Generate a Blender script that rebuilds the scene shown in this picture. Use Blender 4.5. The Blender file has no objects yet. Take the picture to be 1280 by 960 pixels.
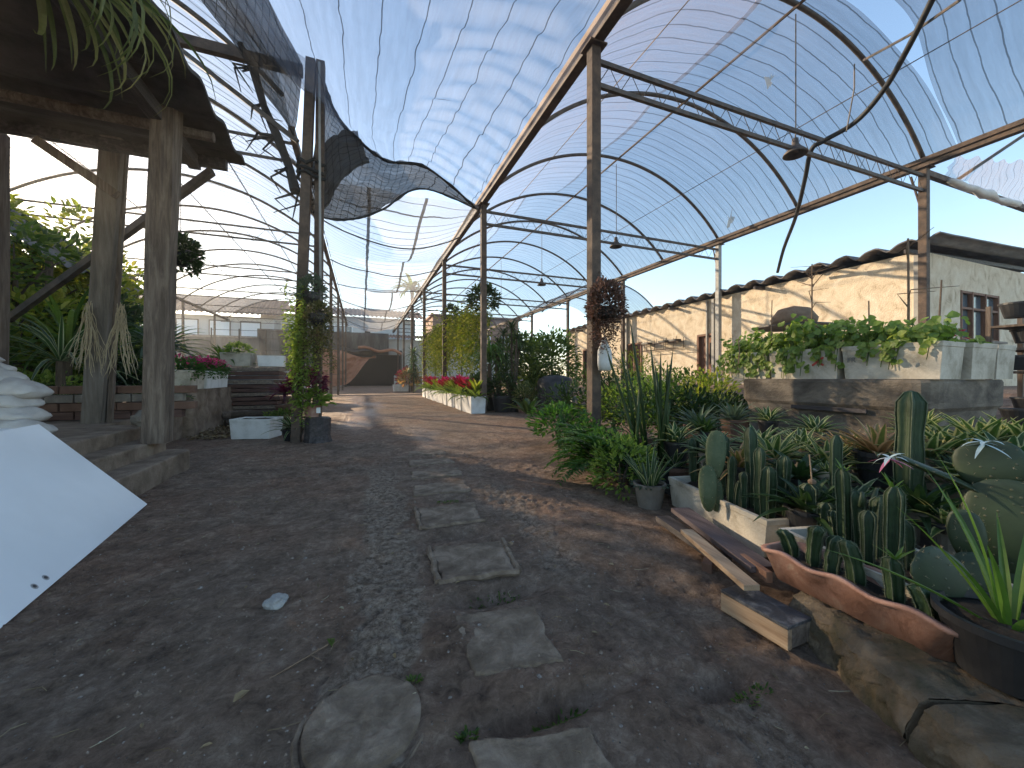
import bpy, bmesh, math, random
import numpy as np
from mathutils import Vector, Matrix, noise
random.seed(7)
R = math.radians
S = bpy.context.scene
COL = S.collection
U = random.uniform
# ------------------------------------------------------------------ camera frame helpers
T, F, HC = R(21.3), 481.0, 1.05
ct, st = math.cos(T), math.sin(T)
def W(px, py, d):
    """world point seen at photo pixel (px,py) at forward distance d"""
    a = (px - 640) / F
    return Vector(((a*ct + st)*d, (ct - a*st)*d, HC + (472 - py)/F*d))
def G(px, py, z=0.0):
    d = (HC - z)*F/(py - 472)
    return W(px, py, d)

# ------------------------------------------------------------------ mesh builder
class MB:
    def __init__(s): s.v=[]; s.f=[]; s.uv=[]
    def add(s, vs, fs, uvs=None):
        o=len(s.v); s.v += [Vector(p) for p in vs]; s.f += [tuple(i+o for i in q) for q in fs]
        s.uv += uvs if uvs else [(0,0)]*len(vs)
        return s
    def box(s, c, d, M=None):
        x,y,z=d[0]/2,d[1]/2,d[2]/2
        vs=[Vector(p) for p in ((-x,-y,-z),(x,-y,-z),(x,y,-z),(-x,y,-z),(-x,-y,z),(x,-y,z),(x,y,z),(-x,y,z))]
        if M is not None: vs=[M@p for p in vs]
        c=Vector(c)
        return s.add([p+c for p in vs],[(0,3,2,1),(4,5,6,7),(0,1,5,4),(1,2,6,5),(2,3,7,6),(3,0,4,7)])
    def beam(s, a, b, w, h):
        a,b=Vector(a),Vector(b); d=(b-a); L=d.length; d.normalize()
        up=Vector((0,0,1)) if abs(d.z)<.95 else Vector((0,1,0))
        r=d.cross(up).normalized(); u=r.cross(d)
        M=Matrix((r,d,u)).transposed()
        return s.box((a+b)/2,(w,L,h),M)
    def tube(s, pts, rad, n=6, cap=True):
        pts=[Vector(p) for p in pts]; k=len(pts)
        if not hasattr(rad,'__len__'): rad=[rad]*k
        prev=None; rings=[]
        for i,p in enumerate(pts):
            d=(pts[min(i+1,k-1)]-pts[max(i-1,0)])
            d=d.normalized() if d.length>1e-9 else Vector((0,0,1))
            if prev is None:
                up=Vector((0,0,1)) if abs(d.z)<.9 else Vector((1,0,0))
                r=d.cross(up).normalized()
            else:
                r=(prev-d*prev.dot(d)); r=r.normalized() if r.length>1e-6 else prev
            prev=r; u=d.cross(r)
            rings.append([p+(r*math.cos(2*math.pi*j/n)+u*math.sin(2*math.pi*j/n))*rad[i] for j in range(n)])
        vs=[q for g in rings for q in g]; fs=[]
        for i in range(k-1):
            for j in range(n):
                fs.append((i*n+j,i*n+(j+1)%n,(i+1)*n+(j+1)%n,(i+1)*n+j))
        if cap: fs.append(tuple(range(n))[::-1]); fs.append(tuple((k-1)*n+j for j in range(n)))
        return s.add(vs,fs)
    def lathe(s, prof, n=20, c=(0,0,0), sx=1, sy=1):
        c=Vector(c); vs=[]; fs=[]
        for r,z in prof:
            for j in range(n):
                a=2*math.pi*j/n; vs.append(c+Vector((r*math.cos(a)*sx,r*math.sin(a)*sy,z)))
        k=len(prof)
        for i in range(k-1):
            for j in range(n): fs.append((i*n+j,i*n+(j+1)%n,(i+1)*n+(j+1)%n,(i+1)*n+j))
        if prof[0][0]>1e-6: fs.append(tuple(range(n))[::-1])
        if prof[-1][0]>1e-6: fs.append(tuple((k-1)*n+j for j in range(n)))
        return s.add(vs,fs)
    def grid(s, fn, nu, nv, uvf=None):
        vs=[];uvs=[];fs=[]
        for j in range(nv+1):
            for i in range(nu+1):
                u,v=i/nu,j/nv; vs.append(Vector(fn(u,v))); uvs.append(uvf(u,v) if uvf else (u,v))
        for j in range(nv):
            for i in range(nu):
                a=j*(nu+1)+i; fs.append((a,a+1,a+nu+2,a+nu+1))
        return s.add(vs,fs,uvs)
    def prism(s, poly, z0, z1):
        n=len(poly); vs=[(p[0],p[1],z0) for p in poly]+[(p[0],p[1],z1) for p in poly]
        fs=[tuple(range(n))[::-1],tuple(range(n,2*n))]+[(i,(i+1)%n,n+(i+1)%n,n+i) for i in range(n)]
        return s.add(vs,fs)
    def blade(s, base, az, el, L, Wd, droop=.8, n=6, fold=.3, root=.45, side=0):
        p=Vector(base); st_=L/n; vs=[];uv=[];fs=[]
        for i in range(n+1):
            q=i/n; e=el-droop*q**1.3; a=az+side*q
            d=Vector((math.cos(a)*math.cos(e),math.sin(a)*math.cos(e),math.sin(e)))
            sd=Vector((-math.sin(a),math.cos(a),0)); nn=sd.cross(d)*-1
            w=Wd*min(1,root+q*2.5)*(1-q**2.6)*.5+ (0.0006 if i==n else 0)
            vs += [p-sd*w+nn*w*fold,p.copy(),p+sd*w+nn*w*fold]; uv += [(0,q),(.5,q),(1,q)]
            if i<n: p=p+d*st_
        for i in range(n):
            a=i*3; fs += [(a,a+1,a+4,a+3),(a+1,a+2,a+5,a+4)]
        return s.add(vs,fs,uv)
    def leaf(s, c, d, nrm, L, Wd, fold=.25):
        d=d.normalized(); sd=d.cross(nrm)
        sd=sd.normalized() if sd.length>1e-5 else Vector((1,0,0)); n=sd.cross(d)
        b=Vector(c); t=b+d*L - n*L*.12
        f_=n*Wd*fold
        return s.add([b,b+d*L*.3+sd*Wd*.5+f_,b+d*L*.68+sd*Wd*.4+f_*.7,t,b+d*L*.68-sd*Wd*.4+f_*.7,b+d*L*.3-sd*Wd*.5+f_],[(0,1,2,3),(0,3,4,5)],[(.5,0),(1,.3),(1,.7),(.5,1),(0,.7),(0,.3)])
    def disc(s, c, nrm, r, k=8, dish=.18):
        nrm=nrm.normalized(); a=nrm.orthogonal().normalized(); b=nrm.cross(a); c=Vector(c); ph=U(0,6.28)
        vs=[c-nrm*r*dish]+[c+(a*math.cos(ph+6.283*j/k)+b*math.sin(ph+6.283*j/k))*r*(1+.1*(-1)**j)*(.55 if j==0 else 1) for j in range(k)]
        return s.add(vs,[(0,1+j,1+(j+1)%k) for j in range(k)],[(.5,.5)]*(k+1))
    def build(s, name, mat, parent=None, smooth=False, bev=0, origin=None, seg=2):
        me=bpy.data.meshes.new(name)
        o=Vector(origin) if origin is not None else Vector((0,0,0))
        me.from_pydata([tuple(p-o) for p in s.v],[],s.f)
        ul=me.uv_layers.new(name='UVMap'); li=np.empty(len(me.loops),dtype=np.int32); me.loops.foreach_get('vertex_index',li)
        uva=np.array(s.uv,dtype=np.float32)[li]; ul.data.foreach_set('uv',uva.ravel())
        if bev:
            bm=bmesh.new(); bm.from_mesh(me)
            bmesh.ops.remove_doubles(bm,verts=bm.verts,dist=1e-5)
            ed=[e for e in bm.edges if len(e.link_faces)==2 and e.calc_face_angle(0)>.5]
            bmesh.ops.bevel(bm,geom=ed,offset=bev,segments=seg,profile=.6,affect='EDGES',clamp_overlap=True)
            bm.to_mesh(me); bm.free()
        if smooth: me.polygons.foreach_set('use_smooth',[True]*len(me.polygons))
        me.materials.append(mat); me.update()
        ob=bpy.data.objects.new(name,me); COL.objects.link(ob); ob.location=o
        if parent: ob.parent=parent
        return ob
def tag(o,label,cat,group=None):
    o['label']=label; o['category']=cat
    if group: o['group']=group
    return o
def thing(name,label,cat,loc=(0,0,0),rz=0,group=None):
    o=bpy.data.objects.new(name,None); COL.objects.link(o); o.location=loc; o.rotation_euler=(0,0,rz)
    o.empty_display_size=.1
    return tag(o,label,cat,group)
def single(name,label,cat,mb,mat,group=None,origin=None,**k):
    if origin is None:
        z=min(p.z for p in mb.v); c=sum(mb.v,Vector())/len(mb.v); origin=(c.x,c.y,z)
    return tag(mb.build(name,mat,origin=origin,**k),label,cat,group)
def copy_tree(o,label=None,loc=None,rz=None,sc=None,group=None):
    c=o.copy(); COL.objects.link(c)
    for ch in list(o.children):
        d=ch.copy(); COL.objects.link(d); d.parent=c
        for g in list(ch.children):
            e=g.copy(); COL.objects.link(e); e.parent=d
    if label: c['label']=label
    if group: c['group']=group
    if loc is not None: c.location=loc
    if rz is not None: c.rotation_euler=(0,0,rz)
    if sc is not None: c.scale=(sc,sc,sc) if not hasattr(sc,'__len__') else sc
    return c
ORD=['first','second','third','fourth','fifth','sixth','seventh','eighth','ninth','tenth','eleventh','twelfth','thirteenth','fourteenth','fifteenth','sixteenth','seventeenth','eighteenth']
# ------------------------------------------------------------------ materials
def nodes(name):
    m=bpy.data.materials.new(name); m.use_nodes=True; nt=m.node_tree
    return m,nt,nt.nodes['Principled BSDF'],nt.nodes['Material Output']
def N(nt,t,**k):
    n=nt.nodes.new(t)
    for a,b in k.items(): setattr(n,a,b)
    return n
def ramp(nt,fac,stops):
    r=N(nt,'ShaderNodeValToRGB'); e=r.color_ramp.elements
    while len(e)<len(stops): e.new(.5)
    for i,(p,c) in enumerate(stops): e[i].position=p; e[i].color=(*c,1)
    nt.links.new(fac,r.inputs[0]); return r.outputs[0]
def noi(nt,vec,scale,detail=5,rough=.6,dist=0):
    n=N(nt,'ShaderNodeTexNoise'); n.inputs['Scale'].default_value=scale; n.inputs['Detail'].default_value=detail
    n.inputs['Roughness'].default_value=rough; n.inputs['Distortion'].default_value=dist
    if vec is not None: nt.links.new(vec,n.inputs['Vector'])
    return n.outputs['Fac']
def pm(name,stops,scale=6,rough=.8,bump=.3,bscale=None,stretch=(1,1,1),metal=0,spec=.3,dist=0,bdist=.02):
    m,nt,p,o=nodes(name); L=nt.links.new
    tc=N(nt,'ShaderNodeTexCoord'); mp=N(nt,'ShaderNodeMapping'); mp.inputs['Scale'].default_value=stretch
    L(tc.outputs['Object'],mp.inputs[0])
    f=noi(nt,mp.outputs[0],scale,8,.65,dist)
    if len(stops[0])==3: stops=[(.3+.4*i/max(1,len(stops)-1),c) for i,c in enumerate(stops)]
    L(ramp(nt,f,stops),p.inputs['Base Color'])
    p.inputs['Roughness'].default_value=rough; p.inputs['Metallic'].default_value=metal
    p.inputs['Specular IOR Level'].default_value=spec
    if bump:
        b=N(nt,'ShaderNodeBump'); b.inputs['Strength'].default_value=bump; b.inputs['Distance'].default_value=bdist
        L(noi(nt,mp.outputs[0],bscale or scale*6,6,.7),b.inputs['Height']); L(b.outputs[0],p.inputs['Normal'])
    return m
def leafm(name,c1,c2,edge=None,rough=.45,trans=.35,c3=None,ew=.72):
    m,nt,p,o=nodes(name); L=nt.links.new
    g=N(nt,'ShaderNodeNewGeometry')
    st_=[(0,c1),(1,c2)] if c3 is None else [(0,c1),(.6,c2),(1,c3)]
    c=ramp(nt,g.outputs['Random Per Island'],st_)
    if edge:
        uv=N(nt,'ShaderNodeUVMap'); sx=N(nt,'ShaderNodeSeparateXYZ'); L(uv.outputs[0],sx.inputs[0])
        a=N(nt,'ShaderNodeMath',operation='SUBTRACT'); a.inputs[1].default_value=.5; L(sx.outputs[0],a.inputs[0])
        b=N(nt,'ShaderNodeMath',operation='ABSOLUTE'); L(a.outputs[0],b.inputs[0])
        c2_=N(nt,'ShaderNodeMath',operation='MULTIPLY'); c2_.inputs[1].default_value=2; L(b.outputs[0],c2_.inputs[0])
        r=ramp(nt,c2_.outputs[0],[(ew-.12,(0,0,0)),(ew+.08,(1,1,1))])
        mx=N(nt,'ShaderNodeMix',data_type='RGBA'); L(r,mx.inputs[0]); L(c,mx.inputs[6]); mx.inputs[7].default_value=(*edge,1); c=mx.outputs[2]
    tc=N(nt,'ShaderNodeTexCoord'); f=noi(nt,tc.outputs['Object'],25,3)
    hs=N(nt,'ShaderNodeHueSaturation'); mr=N(nt,'ShaderNodeMapRange'); mr.inputs[3].default_value=.65; mr.inputs[4].default_value=1.35
    L(f,mr.inputs[0]); L(mr.outputs[0],hs.inputs['Value']); L(c,hs.inputs['Color']); c=hs.outputs[0]
    L(c,p.inputs['Base Color']); p.inputs['Roughness'].default_value=rough; p.inputs['Specular IOR Level'].default_value=.4
    t=N(nt,'ShaderNodeBsdfTranslucent'); L(c,t.inputs[0])
    br=N(nt,'ShaderNodeHueSaturation'); br.inputs['Value'].default_value=1.8; br.inputs['Saturation'].default_value=1.1; L(c,br.inputs['Color']); L(br.outputs[0],t.inputs[0])
    ms=N(nt,'ShaderNodeMixShader'); ms.inputs[0].default_value=trans; L(p.outputs[0],ms.inputs[1]); L(t.outputs[0],ms.inputs[2]); L(ms.outputs[0],o.inputs[0])
    return m
def netm(name,col,open_,pitch,line,cross=0.0,tr=.6,lw=.05,wob=.03,edgecol=None):
    """woven shade cloth: see-through weave with darker threads every pitch metres (uv in metres)"""
    m,nt,p,o=nodes(name); L=nt.links.new; nt.nodes.remove(p)
    uv=N(nt,'ShaderNodeUVMap'); nz=N(nt,'ShaderNodeTexNoise'); nz.inputs['Scale'].default_value=1.1; nz.inputs['Detail'].default_value=4; L(uv.outputs[0],nz.inputs[0])
    mad=N(nt,'ShaderNodeVectorMath',operation='SCALE'); mad.inputs[3].default_value=wob*4; L(nz.outputs['Color'],mad.inputs[0])
    ad=N(nt,'ShaderNodeVectorMath',operation='ADD'); L(uv.outputs[0],ad.inputs[0]); L(mad.outputs[0],ad.inputs[1])
    sx=N(nt,'ShaderNodeSeparateXYZ'); L(ad.outputs[0],sx.inputs[0])
    def lines(sock,pt,w):
        d=N(nt,'ShaderNodeMath',operation='DIVIDE'); d.inputs[1].default_value=pt; L(sock,d.inputs[0])
        fr=N(nt,'ShaderNodeMath',operation='FRACT'); L(d.outputs[0],fr.inputs[0])
        lt=N(nt,'ShaderNodeMath',operation='LESS_THAN'); lt.inputs[1].default_value=w; L(fr.outputs[0],lt.inputs[0]); return lt.outputs[0]
    ln=lines(sx.outputs[1],pitch,lw)
    if cross:
        l2=lines(sx.outputs[0],cross,lw*.8); mxx=N(nt,'ShaderNodeMath',operation='MAXIMUM'); L(ln,mxx.inputs[0]); L(l2,mxx.inputs[1]); ln=mxx.outputs[0]
    mp=N(nt,'ShaderNodeMapping'); mp.inputs['Scale'].default_value=(.6,7,1); L(uv.outputs[0],mp.inputs[0])
    fn=noi(nt,mp.outputs[0],1.2,6,.7)
    mr=N(nt,'ShaderNodeMapRange'); mr.inputs[1].default_value=.3; mr.inputs[2].default_value=.75; mr.inputs[3].default_value=1-open_-.06; mr.inputs[4].default_value=1-open_+.10; L(fn,mr.inputs[0])
    m2=N(nt,'ShaderNodeMath',operation='MULTIPLY_ADD'); m2.inputs[1].default_value=line; L(ln,m2.inputs[0]); L(mr.outputs[0],m2.inputs[2]); m2.use_clamp=True
    df=N(nt,'ShaderNodeBsdfDiffuse'); tl=N(nt,'ShaderNodeBsdfTranslucent')
    cm=N(nt,'ShaderNodeMix',data_type='RGBA'); L(ln,cm.inputs[0]); cm.inputs[6].default_value=(*col,1); cm.inputs[7].default_value=(*[c*.25 for c in col],1)
    L(cm.outputs[2],df.inputs[0]); L(cm.outputs[2],tl.inputs[0])
    a=N(nt,'ShaderNodeMixShader'); a.inputs[0].default_value=tr; L(df.outputs[0],a.inputs[1]); L(tl.outputs[0],a.inputs[2])
    tp=N(nt,'ShaderNodeBsdfTransparent'); b=N(nt,'ShaderNodeMixShader'); L(m2.outputs[0],b.inputs[0]); L(tp.outputs[0],b.inputs[1]); L(a.outputs[0],b.inputs[2]); L(b.outputs[0],o.inputs[0])
    return m
rust=pm('rusty_steel',[(.045,.034,.028),(.095,.066,.049),(.16,.108,.074)],5,.75,.3,40)
steel=pm('weathered_steel',[(.05,.045,.042),(.10,.085,.075),(.16,.12,.095)],6,.6,.2,50,metal=.25)
galv=pm('painted_pipe',[(.25,.24,.22),(.36,.35,.33)],5,.55,.15,40)
wood=pm('weathered_wood',[(.07,.05,.038),(.145,.108,.083),(.25,.195,.152)],4,.85,.5,26,stretch=(6,6,.6),dist=.6)
wood_h=pm('old_plank',[(.10,.075,.06),(.19,.15,.12),(.30,.24,.18)],4,.85,.4,30,stretch=(5,.7,5),dist=.5)
wood_l=pm('pale_lumber',[(.20,.125,.075),(.34,.235,.15),(.43,.32,.215)],3.5,.8,.25,30,stretch=(9,.6,9),dist=.5)
wood_d=pm('dark_wet_wood',[(.028,.024,.024),(.06,.05,.048),(.12,.10,.095)],4,.55,.4,30,stretch=(6,.7,6))
boardr=pm('rough_sawn_board',[(.06,.035,.028),(.11,.062,.05),(.17,.10,.08)],4,.9,.4,25,stretch=(.6,5,5))
conc=pm('old_concrete',[(.12,.10,.083),(.22,.19,.16),(.34,.30,.255)],3.5,.9,.5,30)
conc_d=pm('stained_concrete',[(.03,.03,.03),(.085,.085,.085),(.19,.19,.185)],.7,.9,.3,12,stretch=(1.8,1.8,.5))
slabm=pm('path_slab_concrete',[(.10,.068,.045),(.215,.158,.112),(.35,.27,.20)],9,.9,.8,50,dist=.6)
stone=pm('mossy_stone',[(.045,.042,.02),(.115,.086,.056),(.21,.165,.115)],6,.95,.9,34,dist=.5)
earthc=pm('earthy_concrete',[(.115,.08,.055),(.225,.165,.12),(.34,.265,.20)],4,.95,.6,30,dist=.4)
stucco=pm('cream_stucco',[(.40,.31,.21),(.62,.51,.37),(.70,.60,.46),(.74,.66,.53)],3.2,.95,.8,30,stretch=(1,1,.8),bdist=.03,dist=.8)
fibre=pm('fibre_cement',[(.09,.085,.085),(.16,.15,.148),(.24,.22,.21)],3,.9,.3,30,stretch=(.5,2,1))
foam=pm('dirty_foam',[(.24,.205,.15),(.47,.42,.34),(.60,.55,.46)],4,.8,.35,40,dist=.5)
foamc=pm('white_foam',[(.55,.54,.51),(.72,.71,.69),(.80,.80,.78)],4,.65,.2,70)
whitep=pm('white_laminate',[(.76,.77,.78),(.83,.84,.85)],2,.28,.02,80,spec=.5)
metalk=pm('screw_hole',[(.03,.03,.03),(.09,.08,.08)],40,.6,.1)
terra=pm('terracotta_plastic',[(.17,.085,.06),(.285,.15,.11),(.34,.195,.15),(.40,.29,.23)],9,.65,.2,50,dist=.8)
terra_o=pm('orange_pot',[(.45,.13,.04),(.58,.19,.07)],6,.5,.1,60)
potblk=pm('black_plastic',[(.014,.014,.016),(.03,.03,.032)],8,.45,.08,80,spec=.4)
potbr=pm('brown_clay',[(.12,.065,.045),(.21,.12,.085)],6,.8,.2,50)
potgr=pm('grey_clay',[(.13,.115,.095),(.22,.195,.165)],6,.85,.25,50)
soil=pm('potting_soil',[(.016,.012,.009),(.04,.03,.023),(.075,.058,.045)],18,.95,.9,70,bdist=.04)
sackm=pm('woven_sack',[(.30,.26,.23),(.47,.425,.39),(.58,.54,.50)],4,.7,.3,120)
tarpm=pm('brown_tarp',[(.25,.10,.055),(.38,.17,.10),(.48,.24,.15)],1.2,.6,.2,10)
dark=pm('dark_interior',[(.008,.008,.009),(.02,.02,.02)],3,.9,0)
glass=pm('window_glass',[(.05,.07,.09),(.12,.15,.18)],1.5,.12,0,spec=.6)
doorw=pm('brown_door',[(.10,.05,.03),(.19,.095,.06),(.26,.14,.09)],4,.7,.3,30,stretch=(5,5,.6))
whitewall=pm('white_wall',[(.50,.50,.48),(.64,.64,.62)],.8,.9,.15,8)
tile=pm('clay_tile',[(.18,.10,.07),(.30,.17,.11)],3,.9,.5,14)
bark=pm('bark',[(.05,.038,.028),(.12,.09,.065)],8,.95,.7,30,stretch=(2,2,.5))
rootm=pm('dry_roots',[(.30,.24,.15),(.46,.38,.25)],10,.9,.1)
rubber=pm('black_rubber',[(.012,.012,.013),(.03,.03,.03)],6,.6,.05)
cloth=pm('white_cloth',[(.55,.53,.50),(.70,.68,.65)],6,.9,.3,30)
redm=pm('red_print',[(.45,.06,.05),(.5,.09,.07)],5,.7,0)
inkm=pm('grey_print',[(.10,.10,.10),(.16,.16,.16)],5,.7,0)
twig=pm('dry_twig',[(.13,.085,.055),(.24,.165,.11)],9,.9,.3)
brickm=pm('bare_brick',[(.14,.075,.055),(.22,.13,.095),(.27,.19,.15)],5,.9,.5,14,stretch=(1,1,3))
pinkm=leafm('pink_ribbon',(.45,.12,.22),(.55,.2,.3),None,.6,.3)
bluer=leafm('pale_ribbon',(.42,.55,.58),(.55,.66,.68),None,.5,.3)
L_mid=leafm('leaf_mid',(.035,.07,.014),(.085,.14,.026),c3=(.15,.19,.045),trans=.5)
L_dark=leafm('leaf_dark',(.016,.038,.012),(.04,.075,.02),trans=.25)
L_lime=leafm('leaf_lime',(.10,.16,.02),(.24,.27,.04),c3=(.36,.34,.08),trans=.5)
L_vine=leafm('leaf_vine',(.095,.16,.028),(.18,.255,.048),c3=(.29,.34,.085),trans=.45)
L_fern=leafm('leaf_fern',(.03,.085,.016),(.07,.15,.025),trans=.35)
L_red=leafm('leaf_red',(.14,.018,.022),(.30,.03,.045),c3=(.45,.05,.10),trans=.35)
L_mag=leafm('flower_magenta',(.34,.025,.11),(.55,.06,.2),trans=.3)
L_purp=leafm('leaf_purple',(.05,.012,.025),(.11,.02,.045),c3=(.18,.04,.08),trans=.3)
L_brown=leafm('leaf_bronze',(.07,.045,.03),(.13,.075,.055),c3=(.19,.11,.09),trans=.25)
L_var=leafm('leaf_variegated',(.04,.085,.02),(.075,.12,.03),edge=(.40,.38,.16),ew=.66)
L_vary=leafm('leaf_variegated_red',(.09,.12,.03),(.17,.14,.04),edge=(.46,.27,.14),ew=.6,c3=(.22,.09,.05))
L_strip=leafm('leaf_cream_edge',(.03,.07,.022),(.05,.09,.03),edge=(.38,.40,.22),ew=.78)
L_blue=leafm('leaf_bluegreen',(.05,.08,.05),(.10,.14,.085),trans=.25)
L_aloe=leafm('leaf_aloe',(.045,.10,.018),(.10,.17,.03),trans=.35,rough=.35)
L_dry=leafm('leaf_dry',(.12,.08,.045),(.26,.19,.10),c3=(.34,.30,.2),trans=.2)
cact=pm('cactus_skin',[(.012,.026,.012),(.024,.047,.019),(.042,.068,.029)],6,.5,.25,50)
cactr=pm('cactus_spines_lit_rims',[(.06,.075,.045),(.16,.18,.115)],40,.8,.2)
padm=pm('cactus_pad',[(.02,.038,.015),(.036,.062,.025),(.06,.085,.038)],9,.6,.35,40)
def padmat(name,c1,c2,dot):
    m,nt,p,o=nodes(name); L=nt.links.new; tc=N(nt,'ShaderNodeTexCoord')
    c=ramp(nt,noi(nt,tc.outputs['Object'],7,6,.7,.5),[(.3,c1),(.7,c2)])
    v=N(nt,'ShaderNodeTexVoronoi'); v.inputs['Scale'].default_value=34; v.inputs['Randomness'].default_value=.45; L(tc.outputs['Object'],v.inputs['Vector'])
    d=ramp(nt,v.outputs['Distance'],[(.10,(1,1,1)),(.19,(0,0,0))]); mx=N(nt,'ShaderNodeMix',data_type='RGBA'); L(d,mx.inputs[0]); L(c,mx.inputs[6]); mx.inputs[7].default_value=(*dot,1); L(mx.outputs[2],p.inputs['Base Color'])
    p.inputs['Roughness'].default_value=.55; b=N(nt,'ShaderNodeBump'); b.inputs['Strength'].default_value=.4; b.inputs['Distance'].default_value=.004; L(d,b.inputs['Height']); L(b.outputs[0],p.inputs['Normal']); return m
padm=padmat('cactus_pad',(.012,.024,.009),(.032,.054,.022),(.075,.075,.04))
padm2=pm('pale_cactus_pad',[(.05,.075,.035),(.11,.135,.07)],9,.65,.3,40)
net_r=netm('shade_net_right',(.17,.18,.22),.55,.30,.32,tr=.4,lw=.07)
net_b=netm('shade_net_brown',(.32,.22,.16),.62,.30,.3,tr=.4,lw=.07)
net_l=netm('shade_net_left',(.27,.27,.28),.44,.28,.5,tr=.7,lw=.10)
net_c=netm('shade_net_centre',(.20,.21,.25),.54,.42,.40,tr=.5,lw=.03)
net_f=netm('shade_net_far',(.42,.40,.38),.46,.34,.42,cross=1.5,tr=.65,lw=.08)
net_d=netm('shade_net_doubled',(.05,.05,.05),.10,.2,.4,cross=.2,tr=.3,lw=.08)
net_g=netm('shade_net_grey',(.04,.04,.04),.13,.11,.4,cross=.17,tr=.4,lw=.08)

def ground_mat():
    m,nt,p,o=nodes('damp_earth'); L=nt.links.new
    tc=N(nt,'ShaderNodeTexCoord'); ob=tc.outputs['Object']
    big=noi(nt,ob,.9,6,.6); med0=noi(nt,ob,5,8,.72,.4); med1=noi(nt,ob,21,6,.75,.6); fine=noi(nt,ob,60,6,.75)
    mmx=N(nt,'ShaderNodeMath',operation='MULTIPLY_ADD'); mmx.inputs[1].default_value=.5; L(med1,mmx.inputs[0])
    mh=N(nt,'ShaderNodeMath',operation='MULTIPLY'); mh.inputs[1].default_value=.5; L(med0,mh.inputs[0]); L(mh.outputs[0],mmx.inputs[2]); med=mmx.outputs[0]
    dirt=ramp(nt,med,[(.35,(.075,.047,.031)),(.45,(.195,.132,.091)),(.54,(.29,.205,.148)),(.64,(.47,.36,.27))])
    red=ramp(nt,big,[(.3,(.62,.60,.60)),(.45,(1,1,1)),(.65,(1.0,.84,.76))])
    mul=N(nt,'ShaderNodeMix',data_type='RGBA',blend_type='MULTIPLY'); mul.inputs[0].default_value=1; L(dirt,mul.inputs[6]); L(red,mul.inputs[7])
    cc=ramp(nt,noi(nt,ob,24,8,.78,.3),[(.36,(.095,.063,.041)),(.48,(.26,.188,.132)),(.60,(.46,.36,.275))])
    at=N(nt,'ShaderNodeAttribute'); at.attribute_name='concrete'
    mx=N(nt,'ShaderNodeMix',data_type='RGBA'); L(at.outputs['Fac'],mx.inputs[0]); L(mul.outputs[2],mx.inputs[6]); L(cc,mx.inputs[7])
    vo=N(nt,'ShaderNodeTexVoronoi'); vo.inputs['Scale'].default_value=55; L(ob,vo.inputs['Vector'])
    sp=ramp(nt,vo.outputs['Distance'],[(.10,(1,1,1)),(.2,(0,0,0))])
    vs=N(nt,'ShaderNodeSeparateColor'); L(vo.outputs['Color'],vs.inputs[0])
    gt=N(nt,'ShaderNodeMath',operation='GREATER_THAN'); gt.inputs[1].default_value=.72; L(vs.outputs[0],gt.inputs[0])
    mm=N(nt,'ShaderNodeMath',operation='MULTIPLY'); L(sp,mm.inputs[0]); L(gt.outputs[0],mm.inputs[1])
    pc=ramp(nt,vs.outputs[1],[(.2,(.12,.105,.09)),(.9,(.34,.31,.28))])
    m3=N(nt,'ShaderNodeMix',data_type='RGBA'); L(mm.outputs[0],m3.inputs[0]); L(mx.outputs[2],m3.inputs[6]); L(pc,m3.inputs[7])
    L(m3.outputs[2],p.inputs['Base Color'])
    wt=N(nt,'ShaderNodeAttribute'); wt.attribute_name='wet'
    rr=N(nt,'ShaderNodeMapRange'); rr.inputs[3].default_value=.88; rr.inputs[4].default_value=.16; L(wt.outputs['Fac'],rr.inputs[0]); L(rr.outputs[0],p.inputs['Roughness'])
    p.inputs['Specular IOR Level'].default_value=.35
    b=N(nt,'ShaderNodeBump'); b.inputs['Distance'].default_value=.04
    bs=N(nt,'ShaderNodeMapRange'); bs.inputs[3].default_value=1.0; bs.inputs[4].default_value=.06; L(wt.outputs['Fac'],bs.inputs[0]); L(bs.outputs[0],b.inputs['Strength'])
    ad=N(nt,'ShaderNodeMath',operation='ADD'); L(fine,ad.inputs[0]); L(med,ad.inputs[1]); ad2=N(nt,'ShaderNodeMath',operation='ADD'); L(ad.outputs[0],ad2.inputs[0]); L(mm.outputs[0],ad2.inputs[1])
    L(ad2.outputs[0],b.inputs['Height']); L(b.outputs[0],p.inputs['Normal'])
    return m
# ------------------------------------------------------------------ ground
def sm(a,b,x):
    t=min(1,max(0,(x-a)/(b-a))); return t*t*(3-2*t)
PITS=[(G(618,742),.24,.075,.075),(G(580,667),.22,.075,.05),(G(560,623),.22,.07,.04),(G(690,884),.26,.05,.075),(G(905,855),.12,.05,.06),(G(470,625),.25,.12,.04)]
def gbase(x,y):
    return .8*sm(6.5,11,x) + .25*sm(25,41,y)
def gh(x,y):
    z=gbase(x,y)
    r=abs(x)+abs(y-2.5)
    n1=noise.noise((x*.9,y*.9,0)); n2=noise.noise((x*4,y*4,3)); n3=noise.noise((x*14,y*14,9)); n4=noise.noise((x*35,y*35,1))
    k=1-sm(10,30,r)
    n5=noise.noise((x*7,y*7,21))
    rough=.5+.9*sm(-.1,.35,noise.noise((x*1.1,y*1.1,31)))
    z+= (.02*n1+.014*n2+(.011*n3+.007*n4)*rough)*k
    if k>.5 and y<7: z-= .014*max(0,1-abs(n5)/.07)*sm(.2,.6,conc_mask(x,y)+.35*sm(.2,.4,n1+.2))
    for c,rx,ry,dp in PITS:
        q=((x-c.x)/rx)**2+((y-c.y)/ry)**2
        if q<4: z-=dp*math.exp(-q*1.2)*(1+.3*n3)
    return z
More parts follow.
